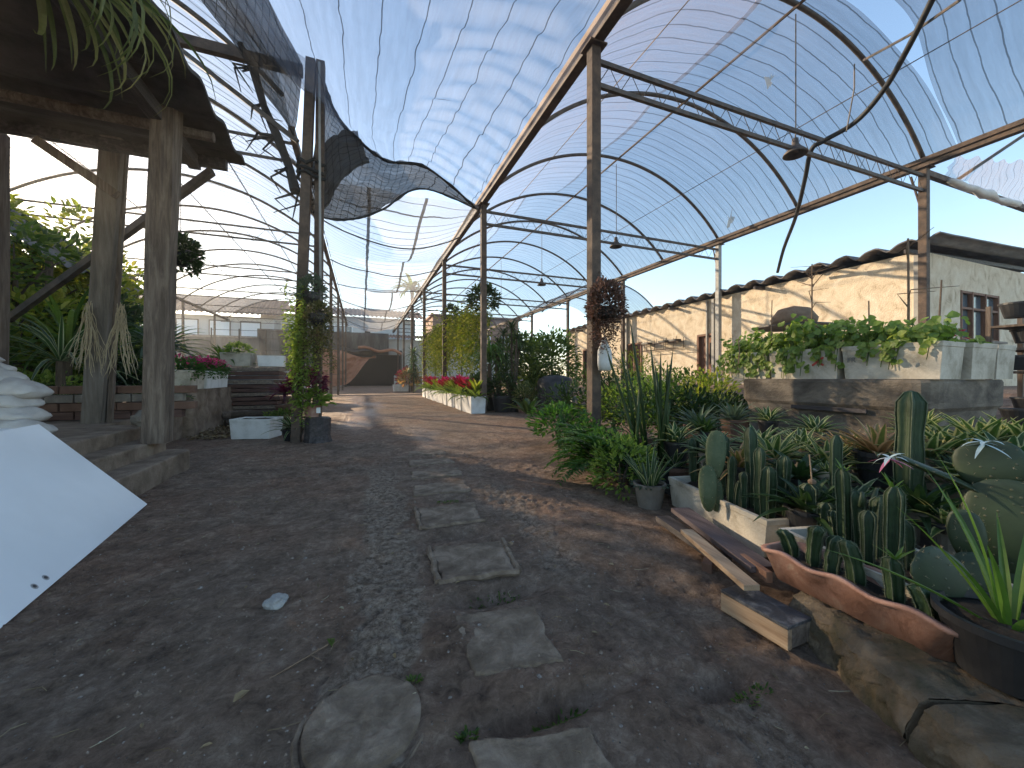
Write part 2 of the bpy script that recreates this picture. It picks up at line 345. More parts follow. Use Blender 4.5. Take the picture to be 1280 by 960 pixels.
def conc_mask(x,y):
    w=noise.noise((x*3,y*3,5))*.12+noise.noise((x*11,y*11,2))*.07
    w+=.16*max(0,noise.noise((x*2.2+7,y*1.7,11)))+.05
    a=(1-sm(.19,.24,abs(x-.02-.05*y)+w))*sm(.2,.7,y)*(1-sm(4.2,5.5,y+w*4))
    b=(1-sm(.13,.22,abs(x-1.05-.07*(y-1.5))+w))*sm(1.6,2.0,y+w)*(1-sm(3.4,4.0,y+w*2))*.75
    c=(1-sm(.1,.2,abs(x-1.05)+w*1.5))*(1-sm(.9,1.1,y))*.6
    return max(a,b,c)
def wet_mask(x,y):
    w=noise.noise((x*1.3,y*.55,15))*1.0+noise.noise((x*3.6,y*1.3,4))*.45
    a=sm(-.35,.75,noise.noise((x*.9,y*.45,15))*.9+noise.noise((x*2.2,y*.9,3))*.25+.38-abs(x+.15)/1.2)*sm(6.5,9,y)*(1-sm(20,26,y))*.95
    b=sm(.1,.5,w+.3-abs(x-.9)/1.5)*sm(5.2,6.2,y)*(1-sm(7.5,9,y))*.5
    return min(1,max(a,b))
def axis(dense0,dense1,step,lo,hi,g=1.22):
    a=list(np.arange(dense0,dense1+1e-6,step)); s=step; x=dense1
    while x<hi: s*=g; x+=s; a.append(min(x,hi))
    s=step; x=dense0; b=[]
    while x>lo: s*=g; x-=s; b.append(max(x,lo))
    return b[::-1]+a
xs=axis(-2.3,2.3,.017,-300,300,1.12); ys=axis(.3,5.2,.019,-120,400,1.12)
gv=[];cm_=[];wm_=[]
for y in ys:
    for x in xs:
        z=gh(x,y); wmk=wet_mask(x,y) if 4<y<28 and -3<x<4 else 0
        if wmk>0: z=z*(1-wmk)+gbase(x,y)*wmk
        gv.append((x,y,z))
        cm_.append(conc_mask(x,y) if abs(x)<3 and y<7 else 0); wm_.append(wmk)
nx=len(xs); gf=[(j*nx+i,j*nx+i+1,(j+1)*nx+i+1,(j+1)*nx+i) for j in range(len(ys)-1) for i in range(nx-1)]
me=bpy.data.meshes.new('ground'); me.from_pydata(gv,[],gf)
for nm,arr in (('concrete',cm_),('wet',wm_)):
    a=me.attributes.new(nm,'FLOAT','POINT'); a.data.foreach_set('value',arr)
me.polygons.foreach_set('use_smooth',[True]*len(me.polygons)); me.materials.append(ground_mat())
gob=bpy.data.objects.new('ground',me); COL.objects.link(gob); gob['kind']='structure'
print('ground verts',len(gv))
# pebbles and litter: uncountable
def stuff(name,mb,mat,**k):
    o=mb.build(name,mat,**k); o['kind']='stuff'; return o
mb=MB()
for i in range(1100):
    y=.5+6*random.random()**1.6; x=U(-2.2,1.7)
    if x>1.25 and y<1.6: continue
    r=U(.0025,.008)*(1+.9*(random.random()<.05)); z=gh(x,y)
    ico=[(0,0,.7),(1,0,0),(.3,.9,.1),(-.8,.6,0),(-.8,-.6,.1),(.3,-.95,0),(0,0,-.7)]
    a=U(0,6.28); ca,sa=math.cos(a),math.sin(a)
    mb.add([(x+(p[0]*ca-p[1]*sa)*r*U(.7,1.3),y+(p[0]*sa+p[1]*ca)*r*U(.7,1.2),z+p[2]*r*U(.6,1.)) for p in ico],[(0,1,2),(0,2,3),(0,3,4),(0,4,5),(0,5,1),(6,2,1),(6,3,2),(6,4,3),(6,5,4),(6,1,5)])
cr_=MB()
for i in range(7500):
    y=.45+5.5*random.random()**1.9; x=U(-2.2,1.75)
    if x>1.3 and y<1.5: continue
    if noise.noise((x*2.3,y*2.3,40))+U(-.35,.35)<-.05: continue
    r=U(.002,.0065)*(1+1.2*(random.random()<.05))*(1+.12*y); z=gh(x,y); a=U(0,6.28); ca,sa=math.cos(a)*r,math.sin(a)*r; h=r*U(.5,1.)
    cr_.add([(x+ca,y+sa,z-.3*h),(x-sa*U(.6,1.1),y+ca,z-.3*h),(x-ca,y-sa,z-.3*h),(x+sa,y-ca*U(.6,1.1),z-.3*h),(x+U(-.3,.3)*r,y+U(-.3,.3)*r,z+h)],[(0,1,4),(1,2,4),(2,3,4),(3,0,4)])
stuff('soil_crumbs',cr_,pm('soil_crumb',[(.10,.07,.05),(.20,.15,.115),(.33,.27,.22)],70,.95,.2))
stuff('pebbles',mb,pm('pebble_stone',[(.10,.08,.062),(.22,.18,.15),(.42,.37,.32)],90,.9,.2))
mb=MB()
for i in range(330):
    y=.6+5*random.random()**1.4; x=U(-1.8,1.7); a=U(0,6.28); z=gh(x,y)+.006
    if random.random()<.5: mb.leaf((x,y,z),Vector((math.cos(a),math.sin(a),U(-.1,.25))),Vector((U(-.4,.4),U(-.4,.4),1)),U(.012,.038),U(.006,.016),.3)
    else: mb.tube([(x,y,z),(x+.03*math.cos(a),y+.03*math.sin(a),z+.004),(x+U(.04,.09)*math.cos(a+.3),y+U(.04,.09)*math.sin(a+.3),z)],.0012,3)
stuff('leaf_litter',mb,L_dry)
mb=MB()
for c,rr in ((G(620,740),.13),(G(700,888),.1),(G(585,918),.03),(G(515,855),.025),(G(560,628),.1),(G(940,868),.08)):
    for i in range(int(40+rr*300)):
        a=U(0,6.28); q=rr*math.sqrt(random.random()); x,y=c.x+q*math.cos(a),c.y+.4*q*math.sin(a)
        mb.leaf((x,y,gh(x,y)),Vector((math.cos(a),math.sin(a),U(.4,1.5))),Vector((0,0,1)),U(.008,.024),U(.005,.011))
stuff('small_weeds',mb,L_mid)
mb=MB(); # dead leaf patch by left wall
for i in range(1300):
    x=U(-2.75,-1.55); y=U(7.9,10.5); a=U(0,6.28)
    mb.leaf((x,y,gh(x,y)+U(.0,.05)),Vector((math.cos(a),math.sin(a),U(-.2,.4))),Vector((U(-.5,.5),U(-.5,.5),1)),U(.04,.09),U(.03,.05),.3)
stuff('dead_leaf_mulch',mb,L_dry)
# path slabs
slabs=[([(590,925),(735,907),(800,1000),(620,1010)],'concrete path slab nearest the camera, half buried beside the round lid'),
 ([(568,768),(668,757),(702,822),(592,842)],'large concrete path slab with a broken front edge, behind the nearest slab'),
 ([(541,682),(625,675),(643,710),(553,722)],'concrete path slab framed by a raised rim, third from camera'),
 ([(523,634),(592,627),(602,648),(530,657)],'flat concrete path slab with a thin rim, fourth from camera'),
 ([(517,606),(580,600),(588,612),(519,618)],'narrow concrete path slab, fifth from camera'),
 ([(514,589),(572,584),(578,592),(515,598)],'narrow concrete path slab, sixth from camera'),
 ([(512,575),(562,571),(567,577),(513,582)],'narrow concrete path slab, seventh from camera'),
 ([(510,564),(553,561),(557,566),(511,569)],'narrow concrete path slab, farthest of the path')]
for k,(q,lb) in enumerate(slabs):
    pts=[G(*p,.02) for p in q]
    c=sum(pts,Vector())/4; poly=[]
    for i in range(4):
        a,b=pts[i],pts[(i+1)%4]
        for s_ in range(14):
            p=a.lerp(b,s_/14); n=noise.noise((p.x*9,p.y*9,k))*.022+noise.noise((p.x*30,p.y*30,k))*.012
            e=(p-c).normalized(); poly.append(p+e*n)
    t=thing('path_slab',lb,'paving slab',(c.x,c.y,0),0,'slabs of the garden path')
    mb=MB(); n=len(poly); ring=lambda s_,z:[((p.x-c.x)*s_,(p.y-c.y)*s_,z+noise.noise(((p.x-c.x)*s_*13+k,(p.y-c.y)*s_*13,1))*.007+noise.noise(((p.x-c.x)*s_*45+k,(p.y-c.y)*s_*45,1))*.003) for p in poly]
    H_=[(1.04,-.12),(1.025,-.004),(1.01,.010),(.985,.016),(.93,.018),(.8,.016),(.62,.017),(.42,.015),(.2,.016)]
    vs=[q for a_ in H_ for q in ring(*a_)]+[(0,0,.016)]; m=len(H_)-1
    fs=[(r*n+i,r*n+(i+1)%n,(r+1)*n+(i+1)%n,(r+1)*n+i) for r in range(m) for i in range(n)]+[(m*n+i,m*n+(i+1)%n,(m+1)*n) for i in range(n)]
    mb.add(vs,fs); mb.build('slab',slabm,t,smooth=False)
    if k in (2,3):
        mb=MB()
        segs=[(0,3),(3,2)] if k!=2 else [(0,3),(3,2),(1,2)]
        for a,b in segs:
            A=pts[a]+(pts[a]-c)*.10-c; B=pts[b]+(pts[b]-c)*.10-c
            P=[]
            for s_ in range(9):
                p=A.lerp(B,s_/8); P.append((p.x+U(-.006,.006),p.y+U(-.006,.006),.010+U(-.006,.006)))
            mb.tube(P,[.017+U(-.004,.004) for _ in P],6)
        mb.build('rim',slabm,t)
c=G(455,905)
t=thing('manhole_cover','round rough concrete lid set into the ground left of the slabs','manhole lid',(c.x,c.y,0))
mb=MB(); n=40
def lidz(x,y): return .018+noise.noise((x*14,y*14,3))*.007+noise.noise((x*38,y*38,3))*.006
vs=[];fs=[]
n=90
for r in range(25):
    for j in range(n):
        a=6.2832*j/n; rr=.168*(r+.2)/23.2 if r<24 else .172; x,y=rr*math.cos(a)*(1+.01*math.sin(3*a)),rr*math.sin(a); vs.append((x,y,lidz(x,y) if r<24 else -.03))
for r in range(24):
    for j in range(n): fs.append((r*n+j,r*n+(j+1)%n,(r+1)*n+(j+1)%n,(r+1)*n+j))
mb.add(vs,fs); mb.build('lid',slabm,t,smooth=True)
mb=MB(); mb.tube([(.186*math.cos(a/20*6.2832),.20*math.sin(a/20*6.2832),-.004+U(-.004,.004)) for a in range(21)],.010,5); mb.build('surround',slabm,t)
def rock(name,label,c,r,mat,flat=.6):
    mb=MB(); bm=bmesh.new(); bmesh.ops.create_icosphere(bm,subdivisions=3,radius=1)
    vs=[v.co.copy() for v in bm.verts]; fs=[tuple(v.index for v in f.verts) for f in bm.faces]; bm.free()
    s0=U(0,99); vs=[p*(1+.35*noise.noise(p*1.6+Vector((s0,0,0)))+.12*noise.noise(p*5+Vector((0,s0,0)))) for p in vs]
    mb.add([(p.x*r,p.y*r*.85,p.z*r*flat+r*flat*.5) for p in vs],fs)
    o=mb.build(name,mat); o.location=c; return tag(o,label,'stone')
rock('loose_stone','pale grey broken stone lying alone on the bare earth',G(344,757),.05,pm('pale_rock',[(.22,.21,.20),(.38,.37,.35)],8,.9,.5,30))
for px,py,l in ((412,803,'green fallen leaf near the round concrete lid'),(291,887,'yellowish fallen leaf on the bare dark earth'),(640,690,'dry fallen leaf on the third path slab'),(745,660,'small pale fallen leaf right of the path slabs')):
    q=G(px,py); q.z=gh(q.x,q.y)+(.012 if px!=640 else .04)
    m_=MB(); a=U(0,6); m_.leaf(q,Vector((math.cos(a),math.sin(a),.1)),Vector((.2,.1,1)),.055,.03); single('fallen_leaf',l,'leaf',m_,L_dry if px!=412 else L_mid)
a,b=G(335,855),G(410,812); m_=MB(); m_.tube([a+Vector((0,0,.015)),a.lerp(b,.5)+Vector((.01,.015,.012)),b+Vector((0,0,.02))],.0035,5); m_.tube([a.lerp(b,.7)+Vector((0,0,.015)),a.lerp(b,.75)+Vector((.03,-.06,.02))],.002,4)
single('dry_twig','thin dry forked twig lying on the earth left of the round lid','twig',m_,twig)
# ------------------------------------------------------------------ right tunnel
XL,XR,ZE,RISE=3.37,12.86,6.2,2.15
ROW0,SP=5.13,5.85
XC=(XL+XR)/2
def arc(x0,x1,z0,rise,t):
    w=(x1-x0)/2; r=(w*w+rise*rise)/(2*rise); a0=math.asin(min(1,w/r)); a=-a0+2*a0*t
    return (x0+x1)/2+r*math.sin(a), z0+rise-r+r*math.cos(a)
rows=[ROW0+SP*k for k in range(7)]
def row_name(k): return ['nearest','second nearest','third nearest','fourth nearest','fifth nearest','sixth nearest','farthest'][k]
for k,y in enumerate(rows):
    for x,side in ((XL,'left'),(XR,'right')):
        z0=gbase(x,y)-.05
        mb=MB(); mb.box((0,0,(ZE-z0)/2),(.16,.16,ZE-z0))
        t=thing('support_post',f'{row_name(k)} square steel post under the {side} eave beam of the right tunnel','post',(x,y,z0),0,'posts of the right tunnel')
        mb.build('shaft',rust if side=='left' else galv if k==1 else rust,t,bev=.008)
        mb=MB(); mb.box((0,0,ZE-z0-.01),(.3,.3,.03)); mb.build('cap_plate',rust,t)
        if side=='right':
            mb=MB(); mb.tube([(0.02,.25,ZE-z0-.1),(.0,.05,ZE-z0-1.0)],.025,6); mb.build('brace',rust,t)
    t=thing('lattice_truss',f'{row_name(k)} slim lattice truss spanning the right tunnel below its arches','truss',(XL,y,ZE-.55),0,'trusses of the right tunnel')
    for dz,nm in ((.35,'upper_chord'),(-.02,'lower_chord')):
        mb=MB(); mb.beam((.08,0,dz),(XR-XL-.08,0,dz),.06,.07); mb.build(nm,steel,t)
    mb=MB(); n=22; w=(XR-XL-.16)/n
    for i in range(n):
        a=.08+i*w; mb.tube([(a,0,.0),(a+w/2,0,.33)],.007,4); mb.tube([(a+w/2,0,.33),(a+w,0,.0)],.007,4)
    mb.build('lacing',steel,t)
    mb=MB(); mb.tube([(XC-XL,0,.35),(XC-XL,0,ZE+RISE-(ZE-.55))],.012,5); mb.build('hanger_rod',steel,t)
for x,side in ((XL,'left'),(XR,'right')):
    mb=MB(); mb.beam((0,-8,0),(0,rows[-1]-ROW0+6.2,0),.17,.20)
    t=thing('eave_beam',f'long rusty {side} eave beam running the length of the arched net tunnel','beam',(x,ROW0,ZE+.10)); mb.build('beam',rust,t,bev=.01)
    mb=MB(); s_=-1; mb.beam((.11*s_,-8,.06),(.11*s_,rows[-1]-ROW0+6,.06),.045,.10); mb.build('sun_side_strip',wood_l if side=='left' else rust,t)  # left beam's paler strip puts its sunlit side into the colour
nA=0
for k in range(-2,14):
    y=ROW0+SP*k/2
    mb=MB(); mb.tube([(arc(XL,XR,ZE+.2,RISE,i/36)[0]-XC,0,arc(XL,XR,ZE+.2,RISE,i/36)[1]-ZE) for i in range(37)],.05,8)
    o=mb.build('tunnel_arch',steel,smooth=True); o.location=(XC,y,ZE)
    lb=('arched steel hoop over the right tunnel, overhead of the camera' if k==-1 else 'arched steel hoop over the right tunnel, behind the camera' if k==-2 else f'{ORD[k]} arched steel hoop of the right tunnel counted from the nearest post')
    tag(o,lb,'arch','hoops of the right tunnel')
for tt,lb in ((.5,'ridge purlin pipe along the crown of the right tunnel'),(.26,'left purlin wire halfway up the right tunnel net'),(.78,'right purlin wire halfway down the right tunnel net')):
    x,z=arc(XL,XR,ZE+.2,RISE,tt); mb=MB(); mb.tube([(0,-8,0),(0,rows[-1]-ROW0,0)],.03 if tt==.5 else .011,6); o=mb.build('purlin',rust if tt==.5 else steel); o.location=(x,ROW0,z+(-.03 if tt!=.5 else -.06)); tag(o,lb,'purlin')
def tunnel_net(name,label,x0,x1,y0,y1,mat,t0=0,t1=1,sag=.16,rise=RISE,ze=ZE+.2,nu=40,ny=18,edge=None,edge1=None,off=.05,group=None,half=SP/2,sd=0):
    mb=MB(); L_=(x1-x0)*1.1
    def fn(u,v):
        t=t0+(t1-t0)*u; x,z=arc(x0,x1,ze,rise,t)
        ya=y0; yb=y1
        if edge: ya=y0+edge(t)
        if edge1: yb=y1+edge1(t)
        y=ya+(yb-ya)*v
        fr=((y-ROW0)/half)%1
        cx,cz=(x0+x1)/2,ze+rise-((x1-x0)**2/4+rise**2)/(2*rise)
        d=Vector((x-cx,0,z-cz)).normalized()
        s=sag*math.sin(math.pi*fr)**.8*(.4+.6*math.sin(math.pi*t))
        wr=noise.noise((t*9+sd,y*.8,sd))*.06+noise.noise((t*3+sd,y*5,sd))*.025
        p=Vector((x,y,z))+d*(off-s+wr*min(1,fr*6,(1-fr)*6))
        return p
    mb.grid(fn,nu,ny,lambda u,v:((t0+(t1-t0)*u)*L_,(y0+(y1-y0)*v)))
    return single(name,label,'shade net',mb,mat,group,smooth=True)
G1='nets of the right tunnel'
tunnel_net('shade_net','grey blue shade net on the right tunnel between the nearest hoops, with pale tear patch',XL,XR,4.68,8.0,net_r,.42,1,ny=26,edge=lambda t:-.12*sm(.5,1,t),group=G1,sd=1)
tunnel_net('shade_net','brownish gathered shade net on the left slope of the right tunnel above the nearest post',XL,XR,4.3,8.0,net_b,0,.43,ny=26,group=G1,sd=2)
tunnel_net('shade_net','overhead shade net on the right tunnel beyond the open sky gap, at top right corner',XL,XR,.2,4.22,net_r,.3,1,ny=22,edge1=lambda t:.32*sm(.66,.9,t)-.1*sm(.7,.3,t),group=G1,sd=3)
tunnel_net('shade_net','overhead shade net on the left slope of the right tunnel above the camera side',XL,XR,2.9,4.25,net_r,0,.3,ny=10,group=G1,sd=13)
tunnel_net('shade_net','blue grey net on right slope of tunnel, second panel from nearest post',XL,XR,8.0,13.9,net_r,.42,1,ny=30,group=G1,sd=4)
tunnel_net('shade_net','brown seamed net on left slope of tunnel, second panel from nearest post',XL,XR,8.0,13.9,net_b,0,.43,ny=30,group=G1,sd=5)
tunnel_net('shade_net','blue grey shade net over the right tunnel, third stretch from the nearest post',XL,XR,13.9,22.7,net_r,.3,1,ny=40,group=G1,sd=6)
tunnel_net('shade_net','brown shade net on the left slope of the right tunnel, third stretch',XL,XR,13.9,22.7,net_b,0,.31,ny=40,group=G1,sd=7)
tunnel_net('shade_net','pale shade net over the far end of the right tunnel',XL,XR,22.7,41,net_r,0,1,ny=70,group=G1,sd=8)
# ------------------------------------------------------------------ left tunnel
LX0,LX1=-11.0,-1.35
for k in range(1,13):
    y=ROW0+SP*k/2
    mb=MB(); mb.tube([(arc(LX0,LX1,ZE,2.0,i/36)[0]-LX1,0,arc(LX0,LX1,ZE,2.0,i/36)[1]-ZE) for i in range(37)],.045,6)
    o=mb.build('tunnel_arch',steel,smooth=True); o.location=(LX1,y,ZE); tag(o,f'{ORD[k-1]} dark steel hoop of the left tunnel counted from the near end','arch','hoops of the left tunnel')
for k in range(0,6):
    y=ROW0+SP*k+SP/2+1.5
    t=thing('lattice_truss',f'{ORD[k]} slim lattice truss across the left tunnel from its near end','truss',(LX1,y,ZE-.35),0,'trusses of the left tunnel')
    for dz,nm in ((.3,'upper_chord'),(-.1,'lower_chord')):
        mb=MB(); mb.beam((0,0,dz),(LX0-LX1,0,dz),.045,.05); mb.build(nm,steel,t)
    mb=MB(); n=14; w=(LX0-LX1)/n
    for i in range(n): mb.tube([(i*w,0,-.1),(i*w+w/2,0,.3),(i*w+w,0,-.1)],.008,4)
    mb.build('lacing',steel,t)
for tt,lb in ((.3,'purlin pipe along the left slope of the left tunnel'),(.5,'ridge purlin pipe of the left tunnel'),(.72,'purlin pipe along the right slope of the left tunnel')):
    x,z=arc(LX0,LX1,ZE,2,tt); mb=MB(); mb.tube([(0,0,0),(0,34,0)],.02,6); o=mb.build('purlin',steel); o.location=(x,ROW0+1,z-.05); tag(o,lb,'purlin')
for x,lb in ((LX1,'right eave beam of the left tunnel behind the twin column'),(LX0,'far left eave beam of the left tunnel behind the trees')):
    mb=MB(); mb.beam((0,0,0),(0,32,0),.12,.15); o=mb.build('eave_beam',rust); o.location=(x,9,ZE-.06); tag(o,lb,'beam')
for k in range(1,6):
    y=rows[k]+3; z0=gbase(LX1,y)-.05
    mb=MB(); mb.box((0,0,3.1),(.12,.12,6.2-z0)); o=mb.build('support_post',rust,bev=.006); o.location=(LX1,y,z0); tag(o,f'{ORD[k-1]} steel post behind the twin column under the left tunnel eave','post','posts of the left tunnel')
    mb=MB(); mb.box((0,0,3.1),(.12,.12,6.2-z0)); o=mb.build('support_post',rust,bev=.006); o.location=(LX0,y,z0); tag(o,f'{ORD[k-1]} post on the far left side of the left tunnel','post','posts of the left tunnel')
G2='nets of the left tunnel'
tunnel_net('shade_net','white sunlit shade net over the near part of the left tunnel above the porch',LX0,LX1,7.2,13.9,net_l,.0,1,rise=2.0,ze=ZE,ny=34,group=G2,sd=9)
tunnel_net('shade_net','white sunlit shade net over the middle of the left tunnel',LX0,LX1,13.9,25.6,net_l,0,1,rise=2.0,ze=ZE,ny=50,group=G2,sd=10)
tunnel_net('shade_net','white sunlit shade net over the far end of the left tunnel',LX0,LX1,25.6,40,net_l,0,1,rise=2.0,ze=ZE,ny=60,group=G2,sd=11)
# ------------------------------------------------------------------ twin column, cross beam, centre nets
cx,cy=-.80,7.10
t=thing('twin_column','tall twin steel column with open top carrying the left end of the sagging net','column',(cx,cy,0))
mb=MB(); mb.beam((-.20,0,-.05),(.02,0,6.25),.14,.2); mb.build('left_channel',rust,t,bev=.006)
mb=MB(); mb.beam((.10,.05,-.05),(.16,.05,6.3),.13,.17); mb.build('right_channel',rust,t,bev=.006)
mb=MB(); mb.tube([(.17,-.12,2.2),(.15,-.10,6.2)],.02,6); mb.build('conduit',galv,t)
mb=MB()
for z in (4.35,4.45,4.55):
    mb.tube([(.0+.2*math.cos(a*.6283)+.02,.03+.17*math.sin(a*.6283),z+U(-.05,.05)) for a in range(11)],.03,5)
mb.build('rope_tie',net_d,t)
mb=MB(); mb.beam((-.1,0,0),(-7.5,-.05,.0),.11,.16); o=mb.build('cross_beam',rust,bev=.006); o.location=(cx,cy,6.05); tag(o,'steel cross beam running left from the top of the twin column','beam')
mb=MB(); mb.beam((.0,0,5.0),(-2.6,.6,7.0),.06,.07); o=mb.build('diagonal_strut',steel); o.location=(cx-.2,cy+.2,0); tag(o,'thin diagonal strut leaning left above the twin column','strut')
def cr(P,t):
    n=len(P)-1; k=min(int(t*n),n-1); q=t*n-k; p0=P[max(k-1,0)];p1=P[k];p2=P[k+1];p3=P[min(k+2,n)]
    return .5*((2*p1)+(p2-p0)*q+(2*p0-5*p1+4*p2-p3)*q*q+(3*p1-p0-3*p2+p3)*q**3)
HEM=[Vector((cx+.12,cy,6.22)),W(420,140,6.9),W(447,172,7.2),W(485,200,7.6),W(535,209,8.6),Vector((XL-.1,11.3,ZE+.02))]
BAG=[Vector((cx+.12,cy,4.55)),W(378,250,6.8),W(402,271,6.9),W(440,274,7.0),W(478,262,7.4),W(530,236,8.4),Vector((XL-.12,11.3,ZE-.02))]
def near_net(u,v):
    # u: left edge -> right beam, v: camera side -> far hem
    l0=Vector((-3.0,2.4,6.75)); r0=Vector((XL-.1,2.4,ZE+.02))
    n0=l0.lerp(r0,u); n0.z-=.75*math.sin(math.pi*u)+.15*noise.noise((u*6,0,5)); n0.y+=.5*math.sin(math.pi*u)
    h=cr(HEM,u); p=n0.lerp(h,v)
    p.x-=(1-u)**2*1.0*min(1,(1-v)*7)**.8; p.z+=(1-u)*4*v*(1-v)*.25-.30*math.sin(math.pi*u)*4*v*(1-v)
    f=sm(.5,.95,u); wob=4*v*(1-v)
    p.z+=noise.noise((u*5,v*16,0))*.10*(1-f)*math.sin(math.pi*u)*min(1,(1-v)*8)+ f*(1-sm(.97,1,u))*(.030*math.sin(v*104+u*26+3*noise.noise((u*4,v*6,8)))+.022*math.sin(v*57-u*30)+.07*noise.noise((u*6,v*24,3)))
    return p
mb=MB(); mb.grid(near_net,70,260,lambda u,v:(v*9,u*5.2)); single('shade_net','big bluish shade net sagging overhead between the twin column and the left eave beam','shade net',mb,net_c,'nets of the centre bay',smooth=True)
# dark hem roll and hanging flap
pts=[near_net(i/40,1) for i in range(41)]
mb=MB(); mb.tube([p+Vector((0,0,-.03)) for p in pts],[.03+.03*noise.noise((i*.7,0,0)) for i in range(41)],7); single('net_hem','rolled dark hem along the far edge of the sagging net','net hem',mb,net_d,smooth=True)
def flap(u,v):
    a=near_net(u,1); b=cr(BAG,u); p=a.lerp(b,v); q=math.sin(math.pi*v)*math.sin(math.pi*u)
    d=(p-Vector((0,0,HC))).normalized(); p+=d*(.5*q+.22*noise.noise((u*9,v*4,4))+.06*math.sin(v*14+u*9)*q); p.z+=.12*noise.noise((u*14,v*5,9))-.10*q; return p
mb=MB(); mb.grid(flap,60,26,lambda u,v:(u*5,v*2.2)); single('net_flap','dark doubled flap of net hanging in a sagging bag beside the twin column','net flap',mb,net_g,smooth=True)
mb=MB(); mb.tube([cr(BAG,i/50) for i in range(51)],[.022+.022*noise.noise((i*.6,3,0)) for i in range(51)],6); single('net_hem','thick black lower edge of the dark net bag beside the twin column','net hem',mb,net_d,smooth=True)
def flap2(u,v):
    P=[W(392,215,6.6),W(405,180,6.7),W(425,165,6.75),W(447,163,6.95)]; Q=[W(395,265,6.6),W(410,258,6.7),W(428,225,6.75),W(462,205,7.0)]
    p=cr(P,u).lerp(cr(Q,u),v); p.y+=.15*math.sin(v*12)*(.4+noise.noise((u*4,v*3,2)))+.1*noise.noise((u*9,v*9,1)); return p
mb=MB(); mb.grid(flap2,20,20,lambda u,v:(u*1.5,v*2)); single('net_flap','bunched black fold of net tied against the right side of the twin column','net flap',mb,net_d,smooth=True)
def strip(u,v):
    a=[Vector((cx-.1,cy,6.15)),Vector((-1.55,5.6,6.6)),Vector((-2.2,3.6,6.95))]; b=[Vector((cx-.25,cy+.1,5.0)),Vector((-1.75,6.9,6.1)),Vector((-2.95,4.4,6.6))]
    def bz(q,s): return q[0]*(1-s)**2+q[1]*2*s*(1-s)+q[2]*s*s
    p=bz(a,u).lerp(bz(b,u),v); p.z-=.18*math.sin(math.pi*v)+.08*noise.noise((u*6,v*4,1)); return p
mb=MB(); mb.grid(strip,26,10,lambda u,v:(u*4,v*1)); single('net_strip','grey see-through strip of torn net above the cross beam by the porch roof','shade net',mb,net_g,smooth=True)
pts=[W(300,55,6.2),W(318,85,6.25),W(330,130,6.4),W(345,170,6.5),W(360,210,6.6),W(372,240,6.5)]
mb=MB(); mb.tube([p+Vector((U(-.03,.03),0,U(-.03,.03))) for p in pts],[.05,.07,.06,.08,.07,.09],6)
for p in pts[1:]:
    for q in range(3): mb.tube([p,p+Vector((U(-.35,.2),U(-.1,.1),U(-.25,.05))),p+Vector((U(-.5,.3),U(-.1,.1),U(-.5,-.1)))],[.03,.02,.006],4)
single('net_rope','knotted dark rope of twisted net leading from the cross beam down to the twin column','rope',mb,net_d)
mb=MB()
def far_net(u,v):
    y=11.0+30*v; x=LX1+.1+(XL-.1-LX1-.1)*u; fr=((y-ROW0)/SP)%1
    z=ZE-.06-(.30+.55*math.sin(math.pi*fr)**1.2)*math.sin(math.pi*u)**.9+.09*noise.noise((u*4,y*.7,2))*math.sin(math.pi*u)
    if v<.02: y-=.6*math.sin(math.pi*u)
    return (x,y,z)
mb.grid(far_net,30,120,lambda u,v:(u*4.7,v*30)); single('shade_net','pale sagging shade net over the far part of the centre aisle','shade net',mb,net_f,'nets of the centre bay',smooth=True)
# wires / cable in the far nets
for k in range(6):
    y=13.5+4.6*k; mb=MB(); mb.tube([Vector(far_net(i/20,(y-11)/30))-Vector((0,.6*math.sin(math.pi*i/20),.05)) for i in range(21)],.022,5); single('net_cable',f'{ORD[k]} dark cable stretched under the sagging aisle net from the near end','cable',mb,steel,'cables under the aisle net')
# right end: cross beam and scrap of net beyond the house corner
mb=MB(); mb.beam((0,0,0),(9,-.1,-.1),.12,.14); o=mb.build('cross_beam',rust,bev=.006); o.location=(XR+.08,ROW0,ZE-.12); tag(o,'steel cross beam running right from the house corner post','beam')
mb=MB(); mb.beam((1.4,0,.0),(3.4,-.9,1.5),.06,.07); o=mb.build('diagonal_strut',steel); o.location=(XR,ROW0,ZE-.1); tag(o,'slanting strut above the cross beam at the right edge','strut')
mb=MB(); mb.grid(lambda u,v:(XR+.7+5*u,ROW0-.1-.2*v+.1*noise.noise((u*8,v*3,0)),ZE-.1+1.2*v*(.3+.7*u)+.05*math.sin(u*40)*v),50,8,lambda u,v:(v*1.2,u*5)); single('shade_net','brownish scrap of net rising behind the cross beam at the right edge','shade net',mb,net_b,smooth=True)
mb=MB()
pp=[(XR+.9+.42*i,ROW0-.12,ZE-.22+U(-.05,.05)) for i in range(10)]; mb.tube(pp,[.05+U(0,.07) for _ in pp],6); single('net_roll','lumpy roll of old net tied along the right cross beam','net roll',mb,cloth,smooth=True)
# torn hole patch reads as bright tear: real opening is a lens of bare sky between panels; tears are pale patches, bright sky put into their colour
for px,py,d,lb in ((962,102,9.4,'pale patch for bright sky through a tear in the net above the long truss'),(912,275,13.9,'pale patch for bright sky through a tear at the right eave by the second post')):
    c=W(px,py,d); mb=MB(); vs=[];k=17
    for j in range(k):
        a=6.283*j/k; rr=d*.020*max(.15,.75+1.5*noise.noise((j*2.7,px*.37,0))) ; vs.append(c+Vector((rr*math.cos(a)*.7+.3*rr*math.sin(a),-.12*noise.noise((j,3,1)),rr*math.sin(a)*1.2)))
    mb.add([c]+vs,[(0,1+j,1+(j+1)%k) for j in range(k)]); single('tear_patch',lb,'plastic scrap',mb,foamc)
